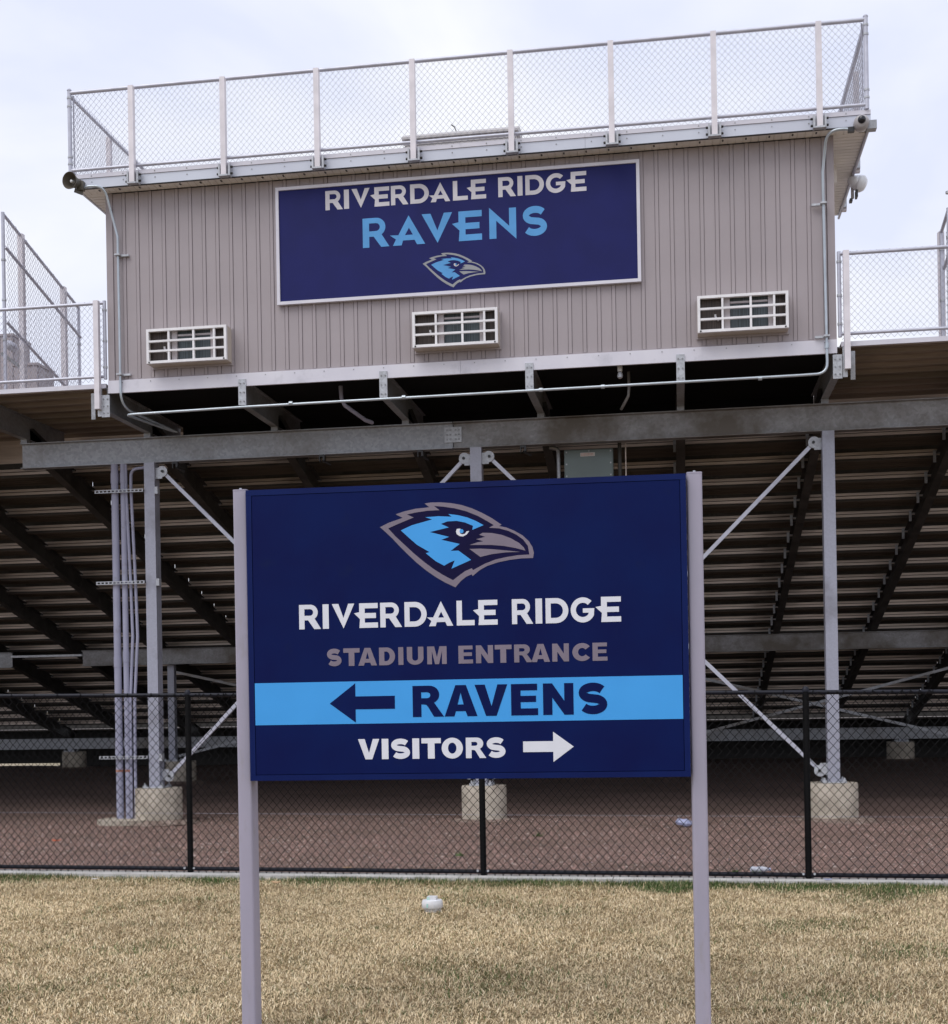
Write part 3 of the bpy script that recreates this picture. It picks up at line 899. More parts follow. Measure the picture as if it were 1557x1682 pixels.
MB().box(FX0 + .031, FX1 - .031, FY + .031, FY1 - .01, 9.30, 9.44).build('roof', M['hatch'], pb)
m = MB()
for i in range(int((FX1 - FX0 - .06) / .101)):
    x = FX0 + .035 + i * .101
    m.box(x, x + .094, FY + .032, WY - .02, 9.252, 9.262)
m.box(FX0 + .035, FX1 - .035, FY + .032, WY - .02, 9.264, 9.275)
m.build('front_soffit', M['soffit'], pb, kind='stuff')
m = MB()
for i in range(int((FX1 - FX0 - .4) / .305)):
    x = FX0 + .3 + i * .305
    m.box(x, x + .02, FY + .10, FY + .15, 9.245, 9.2515)
m.build('soffit_vents', M['dark'], pb, kind='stuff')
for (a, b) in ((FX0 + .035, WX0 - .002), (WX1 + .002, FX1 - .035)):
    y = WY - .018
    while y < FY1 - .1:
        MB().box(a, b, y, y + .089, 9.250, 9.262).build('soffit_board', M['soffit'], pb)
        y += .101
    MB().box(a, b, WY - .02, FY1 - .02, 9.266, 9.275).build('soffit_backing', M['trim'], pb)
MB().path([(FX1 - .02, FY + .05, 9.225), (FX1 - .02, FY1, 9.225)], .02, 8).build('edge_pipe', M['pipe_galv'], pb)
# skirt under the front wall, underfloor
MB().box(WX0, -2.9, 18.112, 18.149, 6.345, 6.528).build('floor_skirt', M['white_metal'], pb)
MB().box(-2.897, WX1, 18.112, 18.149, 6.345, 6.528).build('floor_skirt', M['white_metal'], pb)
m = MB()
for i in range(24):
    x = WX0 + .22 + i * .43
    m.box(x - .006, x + .006, 18.106, 18.1115, 6.485, 6.497)
m.build('skirt_screws', M['galv'], pb, kind='stuff')
MB().box(WX0 + .02, WX1 - .02, 18.15, 21.1, 6.442, 6.526).build('underfloor', M['shade_black_floor'], pb)
MB().box(WX0 + .02, WX1 - .02, 21.0, 21.02, 6.06, 6.44).build('underfloor_closure', M['shade_black_floor'], pb)

# banner sign on the wall
bs = thing('banner_sign', 'long navy wall sign with white RIVERDALE RIDGE and blue RAVENS above a raven head', 'sign', (-2.945, 18.08, 7.45))
BX0, BX1, BZ0, BZ1 = -5.51, -.382, 7.457, 9.12
MB().box(BX0 + .045, BX1 - .045, 18.095, 18.13, BZ0 + .045, BZ1 - .045).build('panel', M['navy_banner'], bs)
for a in ((BX0, BX1, BZ0, BZ0 + .044), (BX0, BX1, BZ1 - .044, BZ1)):
    MB().box(a[0], a[1], 18.075, 18.135, a[2], a[3]).build('frame', M['white_metal'], bs)
for a in ((BX0, BX0 + .044), (BX1 - .044, BX1)):
    MB().box(a[0], a[1], 18.075, 18.135, BZ0 + .0445, BZ1 - .0445).build('frame', M['white_metal'], bs)
pl = lambda u, v, h: (u - 2.945, 18.0949 - h, v)
BRR = [('R', -1.84, -1.587), ('I', -1.57, -1.498), ('V', -1.46, -1.199), ('e', -1.192, -0.918), ('R', -0.894, -0.646), ('D', -0.619, -0.354), ('a', -0.354, -0.054), ('L', -0.014, 0.195), ('e', 0.181, 0.452), ('R', 0.622, 0.868), ('I', 0.891, 0.96), ('D', 1.0, 1.257), ('G', 1.284, 1.553), ('e', 1.566, 1.84)]
BRV = [('R', -1.308, -0.928), ('a', -0.918, -0.418), ('V', -0.462, -0.03), ('e', -0.034, 0.385), ('n', 0.489, 0.864), ('s', 0.957, 1.29)]
lettering(G, BRR, 8.752, 9.023, .002, M['banner_white'], bs, pl, 'white letter %s of RIVERDALE RIDGE')
lettering(G, BRV, 8.183, 8.595, .002, M['banner_blue'], bs, pl, 'light blue letter %s of RAVENS')
emblem(-.015, 7.79, 1.08, bs, pl, M['vinyl_silver'], M['banner_blue'], M['banner_white'], M['navy_banner'], 2)

# air conditioners through the wall
def make_ac():
    t = thing('air_conditioner', '', 'air conditioner', (0, 0, 0), 'wall air conditioners of the press box')
    LOCAL.add(t)
    w, h = 1.19, .49
    c = MB()
    c.box(0, w, .05, .245, 0, .02); c.box(0, w, .05, .245, h - .02, h)
    c.box(0, .02, .05, .245, .0205, h - .0205); c.box(w - .02, w, .05, .245, .0205, h - .0205)
    c.build('case', M['ac_case'], t)
    MB().box(-.015, w + .02, .225, .24, -.03, h + .01).build('wall_flange', M['siding'], t)
    f = MB()
    xs = [0, .33, .70, 1.005, w]
    b = .036
    f.box(0, w, .0, .049, 0, b); f.box(0, w, .0, .049, h - b, h)
    f.box(0, b, .0, .049, b + .0005, h - b - .0005); f.box(w - b, w, .0, .049, b + .0005, h - b - .0005)
    fr = f.build('grille_frame', M['ac_frame'], t)
    for x in xs[1:-1]:
        MB().box(x - .014, x + .014, .006, .045, b + .001, h - b - .001).build('grille_bar', M['ac_frame'], fr)
    for k in (1, 2):
        z = b + (h - 2 * b) * k / 3
        MB().box(b + .001, w - b - .001, .003, .0415, z - .014, z + .014).build('grille_bar', M['ac_frame'], fr)
    MB().box(.021, .35, .11, .12, .021, h - .021).build('coil', M['ac_coil'], t)
    MB().box(.352, .43, .075, .12, .021, h - .021).build('baffle', M['ac_light'], t)
    MB().box(.432, .93, .12, .13, .021, h - .021).build('coil', M['ac_blue'], t)
    MB().box(.435, .925, .09, .118, h - .10, h - .075).build('baffle', M['ac_light'], t)
    MB().box(.932, 1.0, .075, .13, .021, h - .021).build('baffle', M['ac_light'], t)
    MB().box(1.002, w - .021, .11, .12, .021, h - .021).build('coil', M['ac_coil'], t)
    v = MB().path([(.24, .10, .23), (.255, .09, .20), (.28, .09, .17)], .014, 8); v.box(.225, .25, .085, .105, .225, .255)
    v.build('valve', M['ac_frame'], t)
    m = MB(); m.box(.03, .05, -.006, -.0005, .006, .026); m.box(w - .05, w - .03, -.006, -.0005, .006, .026)
    m.build('screws', M['dark'], t, kind='stuff')
    return t
def copy_thing(src, loc, label):
    c = src.copy(); col.objects.link(c); c.location = loc; c['label'] = label
    if src in LOCAL: LOCAL.add(c)
    for ch in src.children:
        d = ch.copy(); col.objects.link(d); d.parent = c
        for g in ch.children:
            q = g.copy(); col.objects.link(q); q.parent = d
    return c
ac = make_ac()
ac.location = (-7.40, 17.90, 6.685)
ac['label'] = 'white grilled air conditioner at the left end of the press box wall'
copy_thing(ac, (-3.53, 17.90, 6.69), 'white grilled air conditioner under the long navy sign')
copy_thing(ac, (.36, 17.90, 6.665), 'white grilled air conditioner at the right end of the press box wall')

# ================================================================ ROOF RAILING
rr = thing('roof_railing', 'galvanised pipe and chain-link railing with white posts around the press box roof', 'railing', (-2.9, 17.83, 9.44))
RY = 17.86
for k in range(8):
    x = -7.513 + 1.356 * k
    p = MB().box(x - .037, x + .037, RY - .115, RY - .04, 9.235, 10.605).build('post', M['rail_white'], rr)
    m = MB()
    m.box(x - .085, x - .06, RY - .09, RY + .008, 9.225, 9.395); m.box(x + .06, x + .085, RY - .09, RY + .008, 9.225, 9.395)
    m.box(x - .0595, x + .0595, RY - .038, RY - .02, 9.225, 9.395); m.box(x - .06, x + .06, RY - .12, RY - .04, 9.212, 9.234)
    b = m.build('bracket', M['plate'], p)
    m = MB()
    for sx in (-1, 1):
        for dz in (9.265, 9.355):
            m.path([(x + sx * .085, RY - .05, dz), (x + sx * .115, RY - .05, dz)], .016, 6)
    m.build('bracket_bolts', M['dark'], p, kind='stuff')
MB().path([(-8.48, RY, 10.622), (2.59, RY, 10.622)], .027, 10).build('top_rail', M['pipe_galv'], rr, smooth=True)
MB().path([(-8.48, RY, 9.507), (2.59, RY, 9.507)], .023, 10).build('bottom_rail', M['pipe_galv'], rr, smooth=True)
chain((-8.46, RY + .026), (2.57, RY + .026), 9.46, 10.64, .0030).build('chain_link_mesh', M['wire'], rr, kind='stuff')
for x, s in ((-8.48, -1), (2.59, 1)):
    c = MB().path([(x, RY, 9.45), (x, RY, 10.655)], .030, 10).build('corner_post', M['pipe_galv'], rr, smooth=True)
    MB().lathe((x, RY, 10.655), [(.034, 0), (.034, .012), (.02, .03), (.005, .036)], 12).build('post_cap', M['pipe_galv'], c)
    for dz in (9.60, 9.70, 10.43, 10.55):
        MB().path([(x, RY, dz - .013), (x, RY, dz + .013)], .037, 10).build('tension_band', M['plate'], c)
    MB().path([(x - s * .05, RY + .02, 9.56), (x - s * .05, RY + .02, 10.585)], .009, 6).build('tension_bar', M['wire'], c)
    MB().path([(x, RY, 10.585), (x, 21.1, 10.585)], .024, 10).build('top_rail', M['pipe_galv'], rr, smooth=True)
    MB().path([(x, RY, 9.507), (x, 21.1, 9.507)], .020, 10).build('bottom_rail', M['pipe_galv'], rr, smooth=True)
    chain((x - s * .026, RY + .05), (x - s * .026, 21.1), 9.46, 10.64, .0030).build('chain_link_mesh', M['wire'], rr, kind='stuff')
    for y in (19.35, 20.85):
        p = MB().box(x - .035 + s * .07, x + .035 + s * .07, y - .037, y + .037, 9.20, 10.62).build('post', M['rail_white'], rr)
        MB().box(x + s * .005, x + s * .10, y - .09, y + .09, 9.235, 9.42).build('bracket', M['plate'], p)

# roof hatch
rh = thing('roof_hatch', 'low weathered white ribbed box standing on the press box roof behind the railing', 'roof hatch', (-2.95, 19.0, 9.44))
MB().box(-3.76, -2.14, 18.75, 19.35, 9.441, 9.93).build('curb', M['hatch'], rh)
l = MB().prism([(-.33, 0), (.33, 0), (.33, .03), (.2, .11), (0, .14), (-.2, .11), (-.33, .03)], -3.80, -2.10, lambda y, z, t: (t, 19.05 + y, 9.935 + z)).build('lid', M['hatch'], rh)
for k in range(3):
    MB().box(-3.78, -2.12, 18.735, 18.748, 9.70 + k * .075, 9.755 + k * .075).build('slat', M['hatch'], rh)
MB().path([(-3.02, 18.9, 10.05), (-3.05, 18.9, 10.13), (-3.10, 18.9, 10.17)], .008, 6).build('hasp', M['dark'], rh)

# ================================================================ THINGS ON THE PRESS BOX
hs = thing('horn_speaker', 'round olive grey horn loudspeaker at the left corner of the roof edge', 'loudspeaker', (-8.38, 17.75, 9.27))
rot = Matrix.Rotation(R(90), 4, 'X') @ Matrix.Rotation(R(0), 4, 'Z')
aim = Vector((-.22, -1, -.10)).normalized().to_track_quat('Z', 'Y').to_matrix().to_4x4()
c0 = Vector((-8.40, 17.66, 9.285))
MB().lathe(c0, [(.118, .0), (.121, .012), (.114, .012), (.108, 0.0), (.07, -.07), (.05, -.10), (.02, -.105)], 28, mtx=aim, cap0=False).build('horn', M['horn_in'], hs, smooth=True)
MB().lathe(c0, [(.119, .004), (.095, -.055), (.075, -.10), (.07, -.20), (.058, -.24)], 28, mtx=aim, cap0=False).build('horn_shell', M['horn'], hs, smooth=True)
MB().lathe(c0, [(.022, -.09), (.022, -.03), (.012, -.02), (.002, -.018)], 16, mtx=aim).build('centre_plug', M['clear'], hs, smooth=True)
MB().box(-8.36, -8.27, 17.80, 17.875, 9.20, 9.33).build('mounting_box', M['horn'], hs)
MB().bar((-8.40, 17.80, 9.20), (-8.30, 17.86, 9.17), .03, .05).build('bracket', M['horn'], hs)

sc_ = thing('security_camera', 'grey dome security camera with dark eye at the right corner of the roof edge', 'security camera', (2.50, 17.75, 9.22))
aim = Vector((-.08, -1, -.25)).normalized().to_track_quat('Z', 'Y').to_matrix().to_4x4()
c0 = Vector((2.505, 17.76, 9.235))
MB().lathe(c0, [(.10, -.12), (.103, -.03), (.098, .01), (.085, .04), (.058, .06), (.05, .062)], 28, mtx=aim).build('housing', M['cam_body'], sc_, smooth=True)
ce = c0 + aim @ Vector((.0, .03, .045))
MB().lathe(ce, [(.053, 0), (.050, .02), (.038, .037), (.02, .047), (.004, .05)], 24, mtx=aim).build('lens_dome', M['glass_dark'], sc_, smooth=True)
MB().box(2.58, 2.70, 17.78, 17.90, 9.16, 9.27).build('corner_box', M['galv'], sc_)
MB().box(2.34, 2.42, 17.80, 17.86, 9.15, 9.21).build('junction', M['dark'], sc_)

fl = thing('flood_light', 'pale flood light with frosted head under the right roof edge near the rear', 'flood light', (2.62, 19.6, 9.0))
aim = Vector((.75, -.35, -.45)).normalized().to_track_quat('Z', 'Y').to_matrix().to_4x4()
c0 = Vector((2.72, 19.55, 9.12))
MB().lathe(c0, [(.05, -.16), (.085, -.12), (.115, -.02), (.12, .03), (.09, .07), (.03, .09)], 20, mtx=aim).build('head', M['clear'], fl, smooth=True)
MB().lathe(c0 + Vector((-.07, -.04, .02)), [(.05, -.10), (.075, -.06), (.08, .02), (.05, .06)], 16, mtx=aim).build('second_head', M['clear'], fl, smooth=True)
m = MB().box(2.655, 2.685, 19.5, 19.62, 8.92, 9.02); m.box(2.57, 2.61, 19.5, 19.6, 8.86, 8.90)
m.build('sensor', M['dark'], fl)
MB().bar((2.62, 19.6, 8.93), (2.62, 19.6, 9.30), .04, .04, (0, 1, 0)).build('arm', M['cam_body'], fl)

ws = thing('soffit_speaker', 'small cream box fixture under the right soffit against the side wall', 'speaker', (2.25, 18.9, 9.0))
m = MB().box(2.20, 2.33, 18.95, 19.10, 8.93, 9.18)
m.build('case', M['soffit'], ws)
MB().path([(2.265, 19.02, 9.18), (2.265, 19.02, 9.249)], .02, 8).build('bracket', M['cam_body'], ws)

def conduit(name, label, pts, r, m, loc, straps=(), cat='conduit'):
    t = thing(name, label, cat, loc)
    MB().path(pts, r, 10).build('pipe', m, t, smooth=True)
    for (x, z, y, s) in straps:
        q = MB(); q.box(x + s * .03, x + s * .15, y + .03, y + .07, z - .014, z + .014); q.box(x - .04, x + .04, y - .035, y + .07, z - .011, z + .011)
        q.build('strap', M['plate'], t)
    return t
EY = 18.03
pts = [(-8.28, 17.86, 9.245)] + [(-8.20, 17.84, 9.255)] + bend((-8.2, 17.84, 9.255), (-7.99, 17.88, 9.26), (-7.93, EY, 8.9), .13) + [(-7.885, EY + .06, 8.6), (-7.88, EY + .06, 6.45)] + bend((-7.88, EY + .06, 6.5), (-7.88, EY + .06, 6.15), (-7.65, 18.9, 6.0), .22) + [(-7.55, 19.4, 6.02)]
conduit('wall_conduit', 'silver conduit running down the left corner of the press box from the horn speaker', pts, .018, M['emt'], (-7.9, 18.05, 6.5),
        [(-7.88, 8.327, EY + .04, 1), (-7.88, 6.60, EY + .04, 1)])
pts = [(2.40, 17.83, 9.19), (2.28, 17.84, 9.205)] + bend((2.28, 17.84, 9.205), (2.08, 17.86, 9.21), (2.04, EY, 8.9), .15) + [(2.035, EY + .03, 8.75), (2.05, EY + .03, 6.42)] + bend((2.05, EY + .03, 6.42), (2.055, EY + .03, 6.065), (1.7, EY + .02, 6.06), .15) + [(1.7, EY + .02, 6.058), (-2, EY + .02, 6.045), (-6, EY + .02, 6.03), (-7.62, EY + .02, 6.01)] + bend((-7.62, EY + .02, 6.01), (-7.78, EY + .02, 6.005), (-7.74, 18.5, 6.02), .08) + [(-7.6, 19.4, 6.03)]
ct = conduit('long_conduit', 'silver conduit from the dome camera down the right corner and along under the press box', pts, .019, M['emt'], (2.05, 18.05, 6.1),
        [(2.035, 8.327, EY + .01, -1), (2.05, 6.56, EY + .01, -1)])
for x in (-5.35, -3.72, -1.80, -.95, 1.15):
    MB().path([(x, EY + .02, 6.047), (x + .05, EY + .02, 6.047)], .029, 10).build('coupling', M['emt'], ct)
MB().path([(2.05, EY + .03, 6.40), (2.05, EY + .03, 6.47)], .030, 10).build('coupling', M['emt'], ct)
conduit('drain_pipe', 'grey elbow pipe dropping below the left half of the press box floor', [(-4.79, 18.8, 6.44), (-4.78, 18.8, 6.25), (-4.74, 18.82, 6.16), (-4.50, 19.1, 5.99), (-4.44, 19.3, 5.99)], .030, M['pvc'], (-4.78, 18.9, 6.0), cat='pipe')
conduit('drain_pipe', 'dark thin pipe curving below the right half of the press box floor', [(-.60, 18.9, 6.44), (-.60, 18.9, 6.20), (-.61, 18.9, 6.10), (-.66, 18.95, 6.02), (-.72, 19.1, 5.96)], .022, M['galv'], (-.6, 18.9, 6.0), cat='pipe')
lt = thing('underfloor_light', 'small white and grey socket hanging under the press box skirt', 'lamp socket', (-.70, 18.4, 6.3))
MB().lathe((-.70, 18.3, 6.30), [(.03, 0), (.036, .02), (.036, .13), (.028, .15)], 14).build('socket', M['cap_white'], lt, smooth=True)
MB().lathe((-.70, 18.3, 6.20), [(.01, 0), (.036, .02), (.040, .05), (.03, .09)], 14).build('bulb_guard', M['plate'], lt, smooth=True)
MB().path([(-.70, 18.3, 6.45), (-.70, 18.3, 6.52)], .012, 6).build('stem', M['galv'], lt)

# conduits up the left front column
cbk = thing('conduit_bank', 'four grey conduits rising beside the left front column, held by slotted channels', 'conduits', (-8.56, 19.6, 0))
CYY = 19.60
for (xt, xb, r, dy) in ((-8.66, -8.66, .058, 0), (-8.52, -8.52, .046, .0)):
    c = MB().path([(xt, CYY, -.02), (xb, CYY, 5.60)], r, 14).build('conduit', M['pvc'], cbk, smooth=True)
    for z in ((1.05 if r > .05 else 1.15), 2.42 if r > .05 else 2.5, 5.30):
        MB().path([(xt, CYY, z), (xt, CYY, z + .16)], r + .006, 14).build('coupling', M['pvc'], c, smooth=True)
    MB().path([(xt, CYY, .78), (xt, CYY, .81)], r + .002, 14).build('tape', M['orange_tape'], c)
for (xt, xb, r) in ((-8.415, -8.47, .024), (-8.335, -8.40, .024)):
    c = MB().path([(xb, CYY, -.02), (xb, CYY, 1.0), (xb + .01, CYY, 1.9), (xt + .01, CYY, 2.9), (xt - .01, CYY, 3.75), (xt - .06, CYY, 5.2)] +
                  ([(xt - .06, CYY, 5.6)] if xt < -8.4 else bend((xt - .06, CYY, 5.3), (xt - .055, CYY, 5.52), (-8.17, CYY, 5.53), .12) + [(-8.17, CYY, 5.53)]), r, 10).build('conduit', M['pvc'], cbk, smooth=True)
for z in (5.165, 3.735, 1.005):
    s_ = MB()
    s_.box(-8.95, -8.157, CYY - .105, CYY - .10, z - .024, z - .013)
    s_.box(-8.95, -8.157, CYY - .105, CYY - .10, z + .013, z + .024)
    for k in range(13):
        x = -8.95 + k * .0645
        s_.box(x, x + .022, CYY - .104, CYY - .099, z - .0125, z + .0125)
    s_.box(-8.95, -8.157, CYY - .098, CYY - .07, z - .024, z - .020); s_.box(-8.95, -8.157, CYY - .098, CYY - .07, z + .020, z + .024)
    s_.build('strut_channel', M['plate'], cbk)
    MB().box(-7.98, -7.93, 19.53, 19.62, z - .06, z + .05).build('channel_end', M['plate'], cbk)
MB().prism([(-.42, -.05), (-.25, -.22), (.1, -.27), (.42, -.20), (.40, .2), (-.1, .28), (-.38, .18)], -.03, .045, lambda x, y, t: (-8.55 + x, 19.5 + y * 1.5, t)).build('concrete_pad', M['concrete'], cbk)

# junction box behind the top of the sign
jb = thing('junction_box', 'grey green electrical box with a white label just above the big sign', 'electrical box', (-1.25, 19.95, 5.1))
MB().box(-1.61, -.905, 19.95, 20.10, 4.95, 5.552).build('cover', M['box_green'], jb)
MB().box(-1.625, -.89, 19.962, 20.11, 4.935, 5.567).build('box_body', M['box_green'], jb)
lb = MB().box(-1.38, -1.16, 19.945, 19.9495, 5.46, 5.515).build('warning_label', M['label_white'], jb)
m = MB()
for k in range(9):
    m.box(-1.365 + k * .021, -1.353 + k * .021, 19.9435, 19.9448, 5.492, 5.502)
    m.box(-1.365 + k * .021, -1.352 + k * .021, 19.9435, 19.9448, 5.473, 5.482)
m.build('label_print', M['label_red'], lb, kind='stuff')
m = MB()
for x in (-1.59, -.925):
    for z in (5.53, 5.35, 5.17):
        m.box(x - .01, x + .01, 19.94, 19.9495, z - .01, z + .01)
m.box(-1.26, -1.24, 19.94, 19.9495, 5.53, 5.55)
m.build('cover_screws', M['plate'], jb, kind='stuff')
conduit('box_conduit', 'grey conduit bending down just left of the grey green electrical box', [(-1.85, 20.0, 5.63), (-1.78, 20.0, 5.62)] + bend((-1.78, 20, 5.62), (-1.72, 20, 5.6), (-1.71, 20, 5.4), .05) + [(-1.71, 20, 4.6)], .030, M['galv'], (-1.7, 20, 4.6))
conduit('box_conduit', 'dark conduit passing down just right of the grey green electrical box', [(-.79, 20.0, 5.95), (-.79, 20.0, 4.6)], .030, M['raker'], (-.79, 20, 4.6))
conduit('box_conduit', 'thin tan pipe farthest right of the electrical box', [(-.70, 20.0, 5.95), (-.70, 20.0, 4.6)], .010, M['plank'], (-.7, 20, 4.6))

# ================================================================ WALKWAY RAILINGS
def walkway_rail(label, xp, xe, xend, loc, more):
    t = thing('walkway_railing', label, 'railing', loc, 'chain-link railings along the back walkway')
    s = -1 if xend < xp else 1
    for x in [xp] + more:
        MB().box(x - .038, x + .038, 18.02, 18.095, 6.11, 7.68).build('post', M['rail_white'], t)
        MB().box(x - .038, x + .038, 18.0955, 18.11, 6.15, 6.40).build('bracket', M['plate'], t)
    a, b = min(xe, xend), max(xe, xend)
    MB().path([(a, 18.14, 7.67), (b, 18.14, 7.67)], .024, 10).build('top_rail', M['pipe_galv'], t, smooth=True)
    MB().path([(a, 18.14, 6.60), (b, 18.14, 6.60)], .022, 10).build('bottom_rail', M['pipe_galv'], t, smooth=True)
    p = MB().path([(xe, 18.14, 6.56), (xe, 18.14, 7.70)], .026, 10).build('end_post', M['pipe_galv'], t, smooth=True)
    for z in (6.72, 7.10, 7.55):
        MB().path([(xe, 18.14, z), (xe, 18.14, z + .03)], .034, 10).build('tension_band', M['plate'], p)
    chain((a + .03, 18.17), (b, 18.17), 6.535, 7.725, .0030).build('chain_link_mesh', M['wire'], t, kind='stuff')
walkway_rail('chain-link railing with white post on the walkway left of the press box', -8.215, -8.13, -16.5, (-8.25, 18.1, 6.45), [-10.45, -12.5, -14.6, -16.5])
walkway_rail('chain-link railing with white post on the walkway right of the press box', 2.315, 2.235, 10.5, (2.3, 18.1, 6.45), [4.4, 6.46, 8.5, 10.5])

def guard(label, x, ys, z0, loc, yend, mids):
    t = thing('side_guard_fence', label, 'fence', loc, 'sloping chain-link guard fences at the ends of the seating')
    zt = lambda y: z0 - .27 * (y - ys[0])
    for i, y in enumerate(ys):
        w = .041
        MB().box(x - w, x + w, y - w, y + w, 6.49, zt(y) + .03).build('post', M['rail_white'], t)
    ya, yb = ys[0] - .55, yend
    MB().path([(x, ya, zt(ya)), (x, yb, zt(yb))], .024, 8).build('top_rail', M['pipe_galv'], t, smooth=True)
    for dz in mids:
        MB().path([(x + .03, ya, zt(ya) - dz), (x + .03, yb, zt(yb) - dz)], .024, 8).build('mid_rail', M['pipe_galv'], t, smooth=True)
    p = MB().path([(x, yb, 6.49), (x, yb, zt(yb) + .02)], .026, 8).build('end_post', M['pipe_galv'], t, smooth=True)
    for z in (7.2, 7.9):
        MB().path([(x, yb, z), (x, yb, z + .03)], .034, 8).build('tension_band', M['plate'], p)
    p = MB().path([(x, ya, 6.49), (x, ya, zt(ya) + .02)], .028, 8).build('end_post', M['pipe_galv'], t, smooth=True)
    for z in (7.3, 7.9, 8.5):
        MB().path([(x, ya, z), (x, ya, z + .03)], .036, 8).build('tension_band', M['plate'], p)
    chain((x + .05, ya), (x + .05, yb), 6.52, zt(ya), .0030, z0b=6.52, z1b=zt(yb)).build('chain_link_mesh', M['wire'], t, kind='stuff')
guard('tall sloping chain-link guard fence left of the press box', -9.85, [19.0, 20.4], 9.06, (-9.85, 19.7, 6.49), 20.95, [.50, 1.62])
guard('tall sloping chain-link guard fence right of the press box at the picture edge', 3.72, [19.05], 8.14, (3.72, 19, 6.49), 19.0, [.5])
bpy.data.objects['side_guard_fence.001'].name = 'side_guard_fence.001'
# stepped stair wall and gate latch box behind the left guard
sw = thing('stair_wall', 'stepped taupe clad wall behind the chain-link at the far left', 'stair wall', (-11, 21, 6.49))
for a, b, z in ((-12.6, -11.06, 8.14), (-11.055, -10.62, 7.62)):
    n = max(1, int((b - a) / .2))
    for k in range(n):
        w = (b - a) / n
        MB().box(a + k * w, a + (k + 1) * w - .008, 20.98, 21.02, 6.49, z).build('siding_panel', M['siding'], sw)
    MB().box(a - .01, b + .02, 20.96, 21.6, z + .001, z + .04).build('cap', M['trim'], sw)
    MB().box(a, b, 21.022, 21.58, 6.49, z).build('core', M['trim'], sw)
gl = thing('stair_lamp', 'small grey bulkhead lamp on the chain-link stair at the far left', 'lamp', (-9.98, 18.5, 7.1))
MB().lathe((-10.03, 18.9, 7.30), [(.09, 0), (.11, .03), (.11, .09), (.06, .13)], 14, mtx=Matrix.Rotation(R(35), 4, 'Y')).build('shade', M['pipe_galv'], gl, smooth=True)
MB().bar((-10.15, 18.9, 7.25), (-9.86, 19.0, 7.02), .05, .05).build('arm', M['galv'], gl)

# ================================================================ BLACK CHAIN-LINK FENCE
bf = thing('chain_link_fence', 'black vinyl chain-link fence standing on the concrete strip behind the big sign', 'fence', (-1.94, 13.04, 0))
ft = lambda x: 1.81 - .0137 * (x - 1.2)
for x in (-11.35, -8.21, -5.07, -1.94, 1.21, 4.35, 7.5):
    y = fence_y(x)
    p = MB().path([(x, y, .0), (x, y, ft(x) + .005)], .031, 14).build('post', M['black_vinyl'], bf, smooth=True)
    MB().lathe((x, y, ft(x) + .005), [(.035, 0), (.035, .02), (.022, .045), (.004, .055)], 14).build('post_cap', M['black_rail'], p, smooth=True)
    m = MB()
    for s in (-1, 1):
        m.path([(x + s * .052, y - .045, .087), (x + s * .052, y - .03, .087)], .011, 8)
    m.build('clamp_bolts', M['plate'], p, kind='stuff')
xa, xb = -11.35, 7.5
MB().path([(xa, fence_y(xa), ft(xa)), (xb, fence_y(xb), ft(xb))], .021, 12).build('top_rail', M['black_rail'], bf, smooth=True)
MB().path([(xa, fence_y(xa), .082), (xb, fence_y(xb), .07)], .021, 12).build('bottom_rail', M['black_rail'], bf, smooth=True)
MB().path([(xa, fence_y(xa) + .03, .68), (xb, fence_y(xb) + .03, .60)], .0018, 5).build('tension_wire', M['wire'], bf)
chain((xa, fence_y(xa) - .026), (xb, fence_y(xb) - .026), .02, ft(xa) + .02, .0042, .0415, .0465, z0b=-.0, z1b=ft(xb) + .02).build('chain_link_mesh', M['black_vinyl'], bf, kind='stuff')
m = MB()
for i in range(70):
    x = xa + .2 + i * .27
    m.path([(x, fence_y(x) - .03, ft(x) - .025), (x + .008, fence_y(x) - .026, ft(x) + .024)], .0045, 5)
m.build('tie_wires', M['black_vinyl'], bf, kind='stuff')

# ================================================================ THE BIG SIGN
Cx, Cy = -1.1065, 6.862
sg = thing('wayfinding_sign', 'big navy post sign reading RIVERDALE RIDGE, STADIUM ENTRANCE, RAVENS and VISITORS', 'sign', (Cx, Cy, 0), rotz=R(1.4525))
LOCAL.add(sg)
def rounded(w, d, r, n=5):
    o = []
    for cx_, cy_, a0 in ((w / 2 - r, d / 2 - r, 0), (-w / 2 + r, d / 2 - r, 90), (-w / 2 + r, -d / 2 + r, 180), (w / 2 - r, -d / 2 + r, 270)):
        o += arc(cx_, cy_, r, a0, a0 + 90, n)
    return o
PZ = 2.935
for xc in (-1.2135, 1.217):
    ol = rounded(.078, .125, .012)
    p = MB().prism(ol, -.25, PZ - .004, lambda x, y, t: (xc + x, .0925 + y, t)).build('post', M['post_lav'], sg, smooth=True)
    MB().prism(rounded(.080, .127, .014), PZ - .0035, PZ + .004, lambda x, y, t: (xc + x, .0925 + y, t)).build('post_cap', M['post_lav'], p, smooth=True)
    MB().path([(xc, .05, PZ + .0045), (xc, .05, PZ + .013)], .007, 8).build('cap_screw', M['plate'], p)
